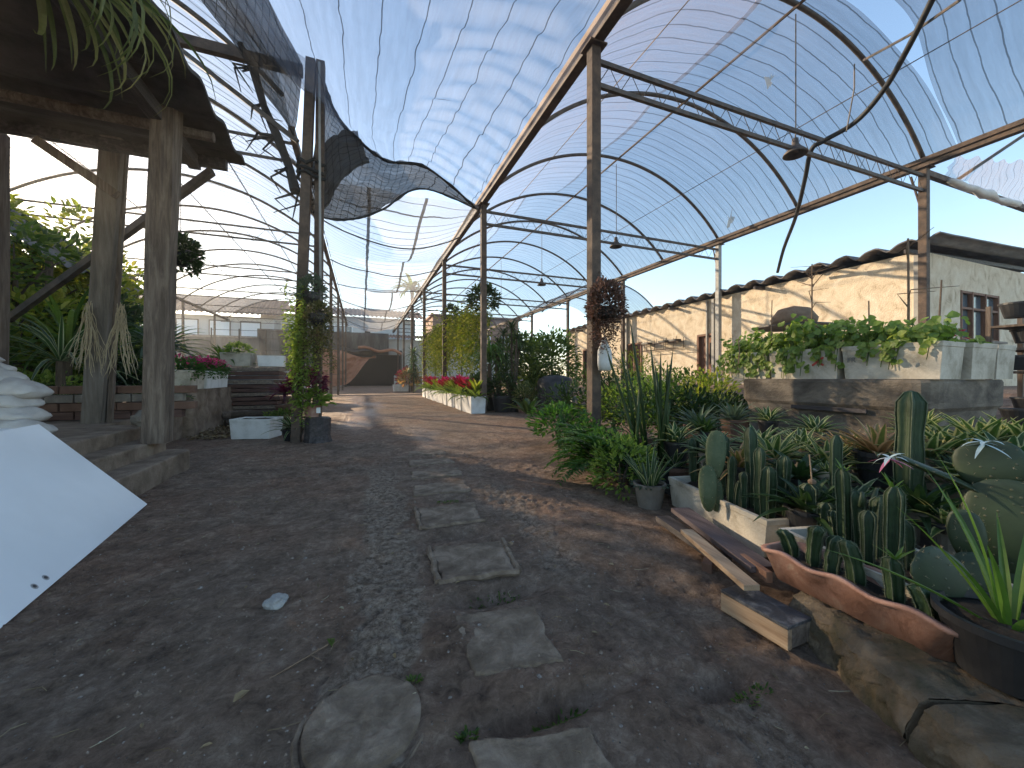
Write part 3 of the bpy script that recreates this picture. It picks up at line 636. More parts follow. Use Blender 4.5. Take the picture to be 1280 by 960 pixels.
# lamps
lk=[(8.1,ROW0,'nearest'),(8.1,rows[1],'second nearest'),(8.1,rows[2],'third nearest')]
for k,(x,y,nm) in enumerate(lk):
    t=thing('hanging_lamp',f'{nm} bell shaped lamp hanging under a truss of the right tunnel','lamp',(x,y,5.62),0,'bell lamps of the right tunnel')
    mb=MB(); mb.lathe([(.03,.24),(.055,.22),(.06,.12),(.10,.05),(.20,-.06),(.215,-.10),(.20,-.10),(.10,.0),(.05,.05)],18); mb.build('shade',steel,t,smooth=True)
    mb=MB(); mb.tube([(0,0,.22),(.02,0,.38),(.25,0,.42),(.6,0,.36)],.014,6); mb.build('bracket_arm',steel,t)
pts=[W(1185,-40,5.3),W(1165,0,5.6),W(1135,60,6.1),W(1105,112,6.8),W(1070,152,7.4),W(1030,176,7.8),W(1014,188,8),W(1006,225,8.7),W(995,270,9.8),W(980,310,11.2),W(972,340,12.4)]
def spline(P,n=6):
    out=[]
    for i in range(len(P)-1):
        p0=P[max(i-1,0)];p1=P[i];p2=P[i+1];p3=P[min(i+2,len(P)-1)]
        for k in range(n):
            s=k/n; out.append(.5*((2*p1)+(p2-p0)*s+(2*p0-5*p1+4*p2-p3)*s*s+(3*p1-p0-3*p2+p3)*s**3))
    return out+[P[-1]]
mb=MB(); mb.tube(spline(pts),.045,8); single('black_hose','thick black hose drooping from the tunnel crown over the truss to the house roof','hose',mb,rubber,smooth=True)
pts=[W(1080,75,7.2),W(1135,45,6.2),W(1200,0,5.3)]; mb=MB(); mb.tube(pts,.022,6); mb.tube([W(1068,80,7.3),W(1068,110,7.3),W(1058,165,7.5)],.012,5); single('thin_pipe','thin pipe running across the sky gap to the black hose','pipe',mb,steel)
# ------------------------------------------------------------------ house on the right
HX,HY0,HY1,FZ=13.2,5.3,23.2,.8
t=thing('garden_house','long cream rendered house with brown doors under a corrugated roof','house',(HX,HY0,FZ-.3))
ox,oy,oz=HX,HY0,FZ-.3
def wallbox(mb,a0,a1,z0,z1,openings,mk):
    As=sorted({a0,a1,*[o[0] for o in openings],*[o[1] for o in openings]}); Zs=sorted({z0,z1,*[o[2] for o in openings],*[o[3] for o in openings]})
    for i in range(len(As)-1):
        j=0
        while j<len(Zs)-1:
            ca=(As[i]+As[i+1])/2
            def opn(q): return any(o[0]<ca<o[1] and o[2]<(Zs[q]+Zs[q+1])/2<o[3] for o in openings)
            if opn(j): j+=1; continue
            k=j
            while k+1<len(Zs)-1 and not opn(k+1): k+=1
            mk(mb,As[i],As[i+1],Zs[j],Zs[k+1]); j=k+1
doors=[(11.3,12.28),(15.75,16.85),(20.5,21.3)]
mb=MB(); wallbox(mb,0,HY1-HY0,0,3.75,[(a-oy,b-oy,.3,2.84-oz) for a,b in doors],lambda m,a,b,z0,z1:m.box((.1,(a+b)/2,(z0+z1)/2),(.2,b-a,z1-z0)))
mb.build('front_wall',stucco,t)
mb=MB(); wallbox(mb,.2,9,0,3.75,[(1.9,4.1,2.08-oz,3.42-oz)],lambda m,a,b,z0,z1:m.box(((a+b)/2,.1,(z0+z1)/2),(b-a,.2,z1-z0)))
mb.build('end_wall',stucco,t)
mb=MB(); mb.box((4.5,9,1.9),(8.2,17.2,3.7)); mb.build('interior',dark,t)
for k,(a,b) in enumerate(doors):
    dm=MB(); c=(a+b)/2-oy; w=b-a; z0=.3; z1=2.84-oz
    for yy in (c-w/2+.04,c+w/2-.04): dm.box((.03,yy,(z0+z1)/2),(.16,.08,z1-z0))
    dm.box((.03,c,z1-.04),(.16,w-.16,.08)); do=dm.build('door',doorw,t,bev=.005)
    lf=MB()
    if k==0:
        lf.box((.12,c,(z0+z1)/2),(.05,w-.16,z1-z0-.1))
        for zz,hh in ((.75,.5),(1.6,.5),(2.1,.25)):
            for yy in (-.2,.2): lf.box((.09,c+yy,zz),(.03,.3,hh))
    else:
        lf.box((.12,c,(z0+z1)/2),(.05,w-.16,z1-z0-.1))
        for q in range(5): lf.box((.09,c-w/2+.16+q*(w-.3)/4.2,(z0+z1)/2),(.02,.1,z1-z0-.3))
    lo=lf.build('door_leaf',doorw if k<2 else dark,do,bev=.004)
    if k==0:
        g_=MB(); g_.box((.075,c-.22,1.55),(.012,.36,.85)); g_.build('dark_pane',dark,do)
    hn=MB(); hn.tube([(.06,c-w/2+.17,1.3),(.03,c-w/2+.17,1.3),(.03,c-w/2+.27,1.3)],.012,5); hn.build('handle',steel,do)
wf=MB()
for xx in (1.94,2.55,3.3,4.06): wf.box((xx,.03,2.75-oz),(.06,.1,1.34))
for zz in (2.11,2.95,3.39): wf.box((3,.03,zz-oz),(2.1,.08,.06))
wo=wf.build('window',doorw,t); g_=MB(); g_.box((3,.09,2.75-oz),(2.06,.02,1.3)); g_.build('pane',glass,wo)
sl=MB(); sl.box((3,-.06,2.05-oz),(2.4,.16,.06)); sl.build('window_sill',conc,wo)
def wave(y): 
    a=y/.69*6.2832; return .075*math.sin(a)+.02*math.sin(2*a+1)
def roofpt(u,v):
    x=-.34+9.0*u; y=-.45+18.6*v
    st_=.035*(math.floor(y/1.38)%2)
    return Vector((x,y,3.98+.035*x-.012*y+wave(y)+st_*.6+.02*noise.noise((x,y*.5,1))))
mb=MB(); n1,n2=14,330
mb.grid(roofpt,n1,n2); mb.grid(lambda u,v:roofpt(u,v)-Vector((0,0,.035)),n1,n2)
# edges
o2=(n1+1)*(n2+1)
for j in range(n2):
    for i in (0,n1):
        a=j*(n1+1)+i; b=a+n1+1; mb.f.append((a,b,b+o2,a+o2))
for i in range(n1):
    for j in (0,n2):
        a=j*(n1+1)+i; mb.f.append((a,a+1,a+1+o2,a+o2))
mb.build('roof',fibre,t,smooth=False)
mb=MB()
for yy in (0.,4.,8.,12.,16.): mb.beam((-.5,yy+.1,3.72-.012*yy),(8,yy+.1,4.0-.012*yy),.08,.1)
mb.build('rafters',wood_d,t)
for yy,w in ((6.15,.12),(6.45,.06),(11.6,.12),(.05,.14)):
    pb=MB(); pb.box((-.06,yy,1.9),(.1,w,3.6)); pb.build('downpipe',galv,t,bev=.01)
mb=MB()
rk=thing('wall_rack','rusty wire rack with small trays mounted on the cream wall between two doors','rack',(HX-.05,13.0,2.35))
for zz in (0,.3):
    for xx in (-.05,-.35): mb.tube([(xx,0,zz),(xx,2.5,zz)],.015,5)
for yy in (0,.6,1.2,1.8,2.5): mb.tube([(0,yy,.3),(-.4,yy,.3),(-.4,yy,.5)],.012,5); mb.tube([(0,yy,0),(-.4,yy,0)],.012,5); mb.tube([(0,yy,0),(0,yy,.5)],.012,5)
mb.build('wire_frame',rust,rk)
mb=MB()
for yy in (.3,.95,2.1): mb.box((-.2,yy,.36),(.3,.45,.08))
mb.build('trays',potblk,rk,bev=.01)
# ------------------------------------------------------------------ containers
def foam_mesh(mb,L_,Wd,H,t=.03,taper=.93,lid=False):
    a,b=L_/2,Wd/2; f=taper
    def ring(s,z,ins=0): return [(-a*s+ins,-b*s+ins,z),(a*s-ins,-b*s+ins,z),(a*s-ins,b*s-ins,z),(-a*s+ins,b*s-ins,z)]
    vs=ring(f,0)+ring(.985,H*.86)+ring(1,H*.87)+ring(1,H)+ring(1,H,t)+ring(.95,H*.45,t)
    fs=[(3,2,1,0)]+[(r*4+i,r*4+(i+1)%4,(r+1)*4+(i+1)%4,(r+1)*4+i) for r in range(5) for i in range(4)]+[(20,21,22,23)]
    return mb.add(vs,fs)
def soil_mesh(mb,L_,Wd,z):
    return mb.grid(lambda u,v:((u-.5)*L_,(v-.5)*Wd,z+.02*noise.noise((u*L_*9,v*Wd*9,z*7))+.012*noise.noise((u*L_*30,v*Wd*30,0))),int(L_*24)+2,int(Wd*24)+2)
def foam_box(label,loc,rz,L_,Wd,H,name='foam_box',mat=None,group=None,soilz=.85):
    t=thing(name,label,'foam box',loc,rz,group)
    mb=MB(); foam_mesh(mb,L_,Wd,H); mb.build('box',mat or foam,t,bev=.008)
    mb=MB(); soil_mesh(mb,L_-.07,Wd-.07,H*soilz); mb.build('soil',soil,t,smooth=True)
    return t
def pot_parts(t,r,h,mat,rim=.012,soilz=.88,n=24,oval=1):
    mb=MB(); mb.lathe([(r*.72,0),(r*.95,h*.85),(r*.95,h*.86),(r+rim*.3,h*.87),(r+rim*.3,h),(r-rim,h),(r*.9-rim,h*.6)],n,sy=oval); mb.build('pot',mat,t,smooth=False)
    mb=MB(); mb.lathe([(r*.9,h*soilz),(r*.5,h*soilz+.012),(.0001,h*soilz+.006)],n,sy=oval); mb.build('soil',soil,t,smooth=True)
# ------------------------------------------------------------------ plants
def rosette(mb,n,L_,Wd,e0,e1,droop,base=(0,0,0),seed=0,fold=.35,nseg=6):
    b=Vector(base)
    for i in range(n):
        q=i/n; a=i*2.399+U(-.25,.25); el=e1+(e0-e1)*q+U(-.12,.12); l=L_*(1-.35*q)*U(.85,1.1)
        mb.blade(b+Vector((math.cos(a),math.sin(a),0))*Wd*.3,a,el,l,Wd*U(.85,1.1),droop*U(.6,1.3),nseg,fold)
    return mb
def bush(mb,n,rad,size,h=None,shape='leaf',c=(0,0,0),asp=.5):
    c=Vector(c); h=h or rad
    for i in range(n):
        th=U(0,6.283); ph=math.acos(U(-.5,1)); rr=U(.35,1)**.5
        k=1+.28*noise.noise((math.cos(th)*1.7+c.x,math.sin(th)*1.7+c.y,ph*1.5+n*.01))
        d=Vector((math.sin(ph)*math.cos(th),math.sin(ph)*math.sin(th),math.cos(ph)))
        p=c+Vector((d.x*rad,d.y*rad,d.z*h))*rr*k
        o=(d+Vector((U(-.7,.7),U(-.7,.7),U(-.3,.7)))).normalized()
        if shape=='leaf': mb.leaf(p,o,Vector((U(-.6,.6),U(-.6,.6),1)),size*U(.7,1.35),size*asp*U(.8,1.2))
        else: mb.disc(p,(o+Vector((0,0,.5))),size*U(.5,1),7)
    return mb
def fern(mb,n,L_,c=(0,0,0)):
    c=Vector(c)
    for i in range(n):
        a=U(0,6.283); el=U(.5,1.35); l=L_*U(.7,1.1); p=c.copy(); k=9
        for s_ in range(k):
            e=el-1.5*(s_/k)**1.2; d=Vector((math.cos(a)*math.cos(e),math.sin(a)*math.cos(e),math.sin(e))); p=p+d*l/k
            sd=Vector((-math.sin(a),math.cos(a),0)); w=l*.24*math.sin(math.pi*(.12+.85*s_/k))
            for sg in (-1,1):
                for q in range(2):
                    mb.leaf(p+d*(l/k)*q*.5,(sd*sg+d*.5),Vector((0,0,1)),w*U(.8,1.2),w*.3,.1)
    return mb
def vine_strands(mb,n,fn,leafL,dens,spread=.04):
    for i in range(n):
        top,ln=fn(i); p=Vector(top); k=int(ln*dens)
        for s_ in range(k):
            p=p+Vector((U(-.012,.012),U(-.012,.012),-ln/k))
            a=U(0,6.283); mb.leaf(p+Vector((math.cos(a),math.sin(a),0))*spread*U(0,1),Vector((math.cos(a),math.sin(a),U(-1,.2))),Vector((math.cos(a),math.sin(a),1)),leafL*U(.7,1.3),leafL*.62)
    return mb
def tree(label,loc,H,rad,n,mat,size,crown0=.35,trunk=.12,name='leafy_tree',nclump=14):
    t=thing(name,label,'tree',loc,0,'trees behind the porch' if name=='leafy_tree' else None)
    mb=MB(); mb.tube([(0,0,-.1),(.05,.03,H*.3),(-.03,.05,H*.6),(.02,0,H*.85)],[trunk,trunk*.8,trunk*.55,trunk*.2],8)
    cl=[]
    for i in range(nclump):
        a=U(0,6.283); z=H*U(crown0,.95); rr=rad*U(.2,.85)*(1-.5*max(0,(z/H-.6)))
        c=Vector((rr*math.cos(a),rr*math.sin(a),z)); cl.append(c)
        mb.tube([(0,0,max(.3,z-rad*.7)),(c.x*.5,c.y*.5,z-rad*.25),tuple(c)],[trunk*.35,trunk*.22,trunk*.07],5)
    mb.build('trunk',bark,t,smooth=True)
    mb=MB()
    for c in cl: bush(mb,n//nclump,rad*U(.3,.5),size,rad*U(.25,.42),c=c)
    mb.build('crown',mat,t)
    return t
# --- bromeliad prototypes (built in place, then copied)
def bromeliad(label,loc,mat,L_,Wd,n,pot=None,rz=0,e0=1.35,e1=.15,droop=.7,ph=.18,pr=.11,group=None,sc=1,name='potted_bromeliad'):
    t=thing(name,label,'bromeliad',loc,rz,group); t.scale=(sc,)*3
    if pot: pot_parts(t,pr,ph,pot)
    mb=MB(); rosette(mb,n,L_,Wd,e0,e1,droop,(0,0,ph*.85 if pot else 0)); mb.build('leaves',mat,t)
    return t
# ------------------------------------------------------------------ right bed
BD=R(-12)
def bedX(y): return 2.27-.213*(2.37-y)
# concrete kerb stones under trough
def kerb(label,a,b,w,h,mat):
    a,b=Vector(a),Vector(b); d=(b-a); L_=d.length; d.normalize(); r=Vector((-d.y,d.x,0))
    mb=MB(); n=16
    def f(u,v):
        prof=[(-.02,-.06),(0,.4*h),(.02,.82*h),(.06,h),(w*.6,h*1.02),(w,h)]
        k=v*(len(prof)-1); i=min(int(k),len(prof)-2); q=k-i; px=prof[i][0]*(1-q)+prof[i+1][0]*q; pz=prof[i][1]*(1-q)+prof[i+1][1]*q
        p=a+d*L_*u+r*px; s_=noise.noise((p.x*5,p.y*5,pz*5))*.035+noise.noise((p.x*14,p.y*14,pz*14))*.016+noise.noise((p.x*34,p.y*34,pz*34))*.012+noise.noise((p.x*80,p.y*80,pz*80))*.006
        return p+r*s_*.9+Vector((0,0,pz+s_*.6))
    mb.grid(f,170,70); 
    for u in (0,1): 
        pts=[f(u,v/12) for v in range(13)]+[a+d*L_*u+r*w+Vector((0,0,-.06))]; mb.add(pts,[tuple(range(len(pts)))])
    return single('kerb_stone',label,'kerb stone',mb,mat,'mossy kerb stones',smooth=True)
kerb('mossy kerb stone under the terracotta trough',(1.72,1.12,0),(1.47,.62,0),.62,.13,stone)
kerb('mossy kerb stone under the black pot in the bottom right corner',(1.46,.60,0),(1.16,-.1,0),.8,.13,stone)
# raised bed soil
mb=MB(); mb.grid(lambda u,v:(bedX(-.2+5.2*v)-.02+5*u*(.5+.5*v)+.12,-.2+5.2*v,.06+.03*noise.noise((u*20,v*20,0))),40,40); o=mb.build('planting_soil',soil,smooth=True); o['kind']='structure'
# wooden boards by the planter
def plank(label,a,b,w,h,mat,name='wooden_plank',extra=None):
    a,b=Vector(a),Vector(b); mb=MB(); mb.beam(a,b,w,h); return single(name,label,'plank',mb,mat,'planks by the planters',bev=.003)
A,B=G(828,648,.06),G(985,768,.08)
plank('dark wet plank lying lowest beside the foam planter',A,G(905,700,.06),.10,.04,wood_d)
plank('dark weathered plank pushed against the long foam planter',G(850,637,.13),G(955,712,.12),.13,.03,pm('weathered_purple_wood',[(.055,.04,.042),(.10,.075,.075),(.16,.12,.115)],4,.7,.35,30,stretch=(6,.7,6)))
plank('pale new plank lying on top of the board pile',G(858,664,.15),G(940,735,.15),.07,.025,wood_l)
plank('thin reddish plank behind the pale plank',G(890,672,.10),G(962,722,.12),.03,.05,pm('reddish_wood',[(.20,.10,.065),(.30,.17,.11)],5,.8,.3,30))
bb=thing('wooden_box','shallow upturned wooden box with a peeling dark top, at the near end of the boards','box',(0,0,0))
a,b=G(915,734,.088),G(1000,780,.088)
mb=MB(); mb.beam(a,b,.15,.012); mb.build('top_board',pm('peeling_dark_paint',[(.03,.03,.032),(.055,.055,.06),(.22,.215,.21)],9,.5,.5,30,dist=1),bb,bev=.002)
d=(b-a).normalized(); r=Vector((d.y,-d.x,0))
for s_ in (-1,1):
    mb=MB(); o_=r*.062*s_; mb.beam(a+o_-Vector((0,0,.047)),b+o_-Vector((0,0,.047)),.024,.078); mb.build('side_board',wood_l if s_>0 else wood_h,bb,bev=.002)
for p in (a,b):
    mb=MB(); mb.beam(p-r*.05-Vector((0,0,.047))+d*(.013 if p is a else -.013),p+r*.05-Vector((0,0,.047))+d*(.013 if p is a else -.013),.02,.078); mb.build('end_board',wood_h,bb,bev=.002)
mb=MB(); p=G(885,712); mb.box((0,0,.025),(.09,.05,.05)); o=mb.build('brick_piece',potbr,bev=.006); o.location=(p.x,p.y,0); o.rotation_euler=(0,0,.6); tag(o,'small reddish brick piece under the edge of the planks','brick')
mb=MB(); p=G(872,630); mb.box((0,0,.02),(.12,.08,.04)); o=mb.build('brick_piece',potbr,bev=.006); o.location=(p.x-.02,p.y,0); o.rotation_euler=(0,0,.3); tag(o,'flat brick piece at the far end of the planks beside the spiky pot','brick')
# foam planters
pa=foam_box('long white foam planter with sunlit edge holding the tall column cacti',(2.40,1.92,.03),BD+R(90),.98,.40,.22,'foam_planter',soilz=.82)
pb_=foam_box('white foam planter behind the terracotta trough',(2.12,.85,.03),BD+R(90),.95,.42,.24,'foam_planter',soilz=.82)
def cactus(label,loc,h,r,ribs=5,lean=(0,0),rz=None,group='column cacti',extra=None,pale=.0025):
    t=thing('column_cactus',label,'cactus',loc,U(0,6.28) if rz is None else rz,group)
    mb=MB(); n=ribs*4; k=14; ridge=[[] for _ in range(ribs)]; vs=[]
    s0=U(0,50)
    for i in range(k+1):
        q=i/k; z=h*q; tp=1-max(0,(q-.90)/.10)**2.5*.6; rr=r*(.80+.2*q+.16*noise.noise((s0,q*5,0)))*tp*(1-.25*max(0,1-q/.12))
        for j in range(n):
            a=6.2832*j/n; m=j%4; f=[1,.70,.46,.70][m]
            rad=rr*f*(1+.04*noise.noise((s0+j,q*16,1)))
            p=Vector((rad*math.cos(a)+lean[0]*q*q,rad*math.sin(a)+lean[1]*q*q,z)); vs.append(p)
            if m==0: ridge[j//4].append(p+Vector((math.cos(a),math.sin(a),0))*.0015)
    fs=[(i*n+j,i*n+(j+1)%n,(i+1)*n+(j+1)%n,(i+1)*n+j) for i in range(k) for j in range(n)]
    vs.append(Vector((lean[0],lean[1],h*1.012))); fs+=[(k*n+j,k*n+(j+1)%n,len(vs)-1) for j in range(n)]
    mb.add(vs,fs); mb.build('stem',cact,t,smooth=True)
    mb=MB()
    for rg in ridge:
        mb.tube(rg,[pale*(.7+.6*random.random()) for _ in rg],4)  # pale ridge strips: whitish rib edges plus sunlit rims put into their colour
        for i in range(len(rg)-1):
            for q_ in (0,.5):
                p=rg[i].lerp(rg[i+1],q_); o_=Vector((p.x,p.y,0)).normalized()
                for _ in range(3):
                    d_=(o_+Vector((U(-.8,.8),U(-.8,.8),U(-.5,.9)))).normalized()*U(.006,.013); e_=Vector((0,0,.0007)); mb.add([p-e_,p+e_,p+d_],[(0,1,2)])
    mb.build('spines_and_lit_rims',cactr,t)
    if extra: extra(t,h,r)
    return t
def seedhead(t,h,r):
    mb=MB(); mb.lathe([(.0,0),(.018,.008),(.02,.02),(.012,.03),(0,.032)],10,c=(0,0,h)); mb.build('seed_head',twig,t)
    mb=MB(); mb.tube([(0,0,h+.02),(.02,.01,h+.16)],.0035,5); mb.build('stick',wood_l,t)
def arms(t,h,r):
    mb=MB()
    for k in range(2):
        a=U(0,6.28); P=[(r*.6*math.cos(a),r*.6*math.sin(a),h*.8),(r*1.8*math.cos(a),r*1.8*math.sin(a),h*.85),(r*2.3*math.cos(a),r*2.3*math.sin(a),h*1.05)]; mb.tube(P,[.010,.013,.007],6)
    mb.build('side_shoot',padm,t,smooth=True)
def shoots(t,h,r):
    mb=MB()
    for k in range(6): mb.blade((0,0,h*.95),k*1.05+U(-.3,.3),U(.5,1.2),U(.05,.10),.014,.3,4)
    mb.build('leaf_shoots',L_aloe,t)
def on_line(px,c,off=0):
    dv=Vector((.208,.978)) if c[0]!=1.835 else Vector((.035,.999)); nv=Vector((dv.y,-dv.x)); c=Vector(c)+nv*off; r=ray(px); 
    # r*k = c + dv*s
    det=r.x*(-dv.y)+dv.x*r.y; k=(c.x*(-dv.y)+dv.x*c.y)/det
    p=Vector((r.x*k,r.y*k)); f_=p.x*st+p.y*ct
    return p,f_
ray=lambda px: Vector(((px-640)/F*ct+st,ct-(px-640)/F*st,0)).normalized()
LINES={'A':(2.40,1.92),'B':(2.12,.85),'T':(1.835,.93)}
zs=.03+.17
# (px, top y, d, radius, label)
CA=[(883,575,2.7,.034,'slim dark cactus squeezed between the far left cactus and the paddle cactus',5,None),
 (914,570,2.5,.030,'thin dark column cactus just right of the tall one beside the paddle cactus',5,None),
 (930,590,2.4,.032,'short dark cactus left of the tallest slim cactus in the long planter',5,None),
 (949,560,2.3,.034,'ribbed cactus between the tallest slim cactus and the stout one',4,None),
 (1030,628,1.9,.036,'shorter ribbed cactus right of the seed head cactus',5,None),
 (1047,640,1.85,.030,'thin low cactus in the middle of the rear planter',5,None),
 (1085,640,1.75,.032,'low leaning cactus between the white edged cacti in the rear planter',5,None),
 (1133,650,1.6,.034,'short ribbed cactus at the right part of the rear planter',5,None),
 (1000,640,2.0,.034,'short cactus at the left end of the rear planter',5,None),
 (868,548,2.80,.050,'column cactus at the far left end of the long foam planter',5,None),
 (904,543,2.50,.052,'tall dark column cactus right beside the pale paddle cactus',5,None),
 (940,535,2.33,.042,'tallest slim column cactus in the long foam planter, with white edged ribs',4,None),
 (959,583,2.18,.050,'stout column cactus near the right end of the long foam planter',5,None),
 (921,600,2.42,.020,'small yellowish column cactus between the two tallest in the long planter',6,None),
 (978,570,2.35,.045,'dark column cactus behind the right end of the long foam planter',4,None),
 (1015,606,1.98,.046,'column cactus topped with a dry seed head and a thin stick',5,seedhead),
 (1044,545,2.15,.035,'slim column cactus with one bright lit rib, behind the seed head cactus',4,None),
 (1074,614,1.70,.044,'white edged column cactus in the rear planter with small side arms',5,arms),
 (1097,622,1.72,.040,'dark column cactus between two white edged ones in the rear planter',4,None),
 (1116,608,1.66,.038,'column cactus with a bright yellow green sprout on its flank',5,shoots),
 (1134,490,2.15,.075,'tallest thick column cactus with a white stripe, rising in front of the concrete tank',5,None),
 (1055,585,1.9,.035,'column cactus carrying a tuft of leafy shoots, left of the white edged one',5,shoots)]
for px,ty,d,r,lb,rb,ex in CA:
    if px<965: p,d=on_line(px,LINES['A'],U(-.09,.05))
    elif px in (1015,1074,1097,1116,1055,1030,1047,1085,1133,1000): p,d=on_line(px,LINES['B'],U(-.1,.08))
    else: p=W(px,472,d)
    top=W(px,ty,d).z; z0=.18
    cactus(lb,(p.x,p.y,z0),top-z0,r*.88,rb,(U(-.02,.02),U(-.02,.02)),extra=ex,pale=.0022)
# trough
t0=thing('terracotta_trough','long terracotta plastic trough with a wavy rim planted with short cacti','planter',(1.835,.93,.13),R(-2))
def trough(mb,L_,wb,wt,h,tk):
    n=90
    def outl(s,w,l):  # rounded rectangle, s in 0..1
        per=[]; 
        c=.05; pts=[]
        for (sx,sy,a0) in ((1,-1,-90),(1,1,0),(-1,1,90),(-1,-1,180)):
            for q in range(4):
                a=R(a0+q*30); pts.append((sx*(w/2-c)+c*math.cos(a),sy*(l/2-c)+c*math.sin(a)))
        pts.append(pts[0]); ds=[0]
        for i in range(1,len(pts)): ds.append(ds[-1]+math.dist(pts[i],pts[i-1]))
        x=s*ds[-1]
        for i in range(1,len(pts)):
            if x<=ds[i]+1e-9:
                q=(x-ds[i-1])/(ds[i]-ds[i-1]); return (pts[i-1][0]*(1-q)+pts[i][0]*q,pts[i-1][1]*(1-q)+pts[i][1]*q)
        return pts[-1]
    vs=[];rings=[(wb,L_*.9,0,0),(wt,L_,h*.86,.6),(wt+.02,L_+.02,h*.9,1),(wt+.024,L_+.024,h,1),(wt-tk,L_-tk,h,1),(wt-tk*1.3,L_-tk*1.3,h*.8,.8),(wb,L_*.88,h*.5,0)]
    for (w,l,z,wv) in rings:
        for j in range(n):
            x,y=outl(j/n,w,l); vs.append((x,y,z+wv*.010*math.cos(y/L_*6.2832*3.0)-wv*.0))
    fs=[(r*n+j,r*n+(j+1)%n,(r+1)*n+(j+1)%n,(r+1)*n+j) for r in range(len(rings)-1) for j in range(n)]+[tuple(range(n))[::-1]]
    return mb.add(vs,fs)
mb=MB(); trough(mb,.66,.15,.21,.135,.022); mb.build('trough',terra,t0,smooth=True)
mb=MB(); soil_mesh(mb,.17,.60,.095); mb.build('soil',soil,t0,smooth=True)
CT=[(989,665,1.66,.036,'leftmost short stout cactus in the terracotta trough'),(1017,657,1.54,.032,'second short cactus from the left in the terracotta trough, with dark ribs'),
 (1040,672,1.44,.034,'leaning short cactus with pale rib edges, third in the terracotta trough'),(1071,680,1.34,.036,'broad short cactus with a lit yellow edge in the middle of the trough'),
 (1120,700,1.22,.034,'short cactus crowned with leafy shoots in the right half of the trough'),(1163,738,1.12,.040,'rightmost squat cactus in the terracotta trough')]
for i,(px,ty,d,r,lb) in enumerate(CT):
    p,d=on_line(px,LINES['T'],U(-.015,.02)); top=W(px,ty,d).z
    cactus(lb,(p.x,p.y,.215),max(.07,top-.21),r*.95,5,(U(-.03,.03),U(-.03,.03)),extra=shoots if i==4 else None,pale=.0016)
def pad(mb,base,d,nrm,L_,Wd,th=.022):
    d=d.normalized(); sd=d.cross(nrm).normalized(); nn=sd.cross(d); nu,nv=18,10; vs=[];fs=[]; b=Vector(base)
    for i in range(nv+1):
        ph=math.pi*i/nv
        for j in range(nu):
            a=6.2832*j/nu
            l=(1-math.cos(ph))/2; w=math.sin(ph)**.8*(.75+.35*l)
            vs.append(b+d*L_*l+sd*Wd*.5*w*math.cos(a)+nn*th*w*math.sin(a)+nn*.012*math.sin(l*5))
    for i in range(nv):
        for j in range(nu): fs.append((i*nu+j,i*nu+(j+1)%nu,(i+1)*nu+(j+1)%nu,(i+1)*nu+j))
    mb.add(vs,fs)
def pads(label,spec,loc,mat,name='prickly_pear'):
    t=thing(name,label,'cactus',loc)
    for (a,b,wd,nr) in spec:
        a=Vector(a)-Vector(loc); b=Vector(b)-Vector(loc); mb=MB(); pad(mb,a,b-a,Vector(nr),(b-a).length,wd,.016); pd=mb.build('pad',mat,t,smooth=True)
        sp=MB(); vv=mb.v; c_=(a+b)/2
        for i in range(18,len(vv)-18):
            if (i*7)%3: continue
            q=vv[i]; o_=(q-c_).normalized()
            for _ in range(4):
                d_=(o_*.6+Vector((U(-1,1),U(-1,1),U(-1,1)))*.9+Vector(nr)*.5).normalized()*U(.007,.016); e_=Vector((U(-1,1),U(-1,1),U(-1,1)))*.0008; sp.add([q-e_,q+e_,q+d_],[(0,1,2)])
        so_=sp.build('spines',rootm,pd); so_['kind']='stuff'
    return t
ray=lambda px: Vector(((px-640)/F*ct+st,ct-(px-640)/F*st,0)).normalized()
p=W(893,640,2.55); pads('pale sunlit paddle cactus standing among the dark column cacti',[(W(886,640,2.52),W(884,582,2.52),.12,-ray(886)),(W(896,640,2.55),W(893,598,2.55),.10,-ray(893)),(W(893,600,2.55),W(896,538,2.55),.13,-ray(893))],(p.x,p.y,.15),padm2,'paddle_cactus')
p=W(1265,700,1.55)
pads('large prickly pear with broad flat pads at the right edge',[(W(1268,800,1.5),W(1268,690,1.5),.20,-ray(1268)),(W(1268,720,1.5),W(1262,600,1.5),.27,-ray(1268)),
 (W(1262,640,1.55),W(1115,562,1.75),.14,Vector((.3,-.4,.9))),(W(1262,622,1.55),W(1222,552,1.6),.22,-ray(1230)),(W(1215,705,1.5),W(1203,638,1.5),.11,-ray(1203)),(W(1225,760,1.42),W(1215,690,1.46),.13,-ray(1220)),(W(1215,760,1.35),W(1150,695,1.35),.19,Vector((-.5,-.75,.35)))],(p.x,p.y,.2),padm)
for px,py,d,lb,m1,m2 in ((1112,572,1.72,'bow of white and pink ribbon tied to the tip of the long cactus pad',bluer,pinkm),(1230,553,1.58,'pale blue ribbon bow tied on the upper cactus pad at right',bluer,bluer)):
    t=thing('ribbon_bow',lb,'ribbon',W(px,py,d))
    mb=MB()
    for q in range(6): mb.blade((0,0,0),q*1.1+U(-.2,.2),U(-.3,.9),.075,.018,1.2,5,.1)
    mb.build('loops',m1,t); mb=MB()
    for q in range(4): mb.blade((0,0,-.005),q*1.5+U(-.2,.2),U(-.7,.1),.09,.016,.5,5,.1)
    mb.build('tails',m2,t)
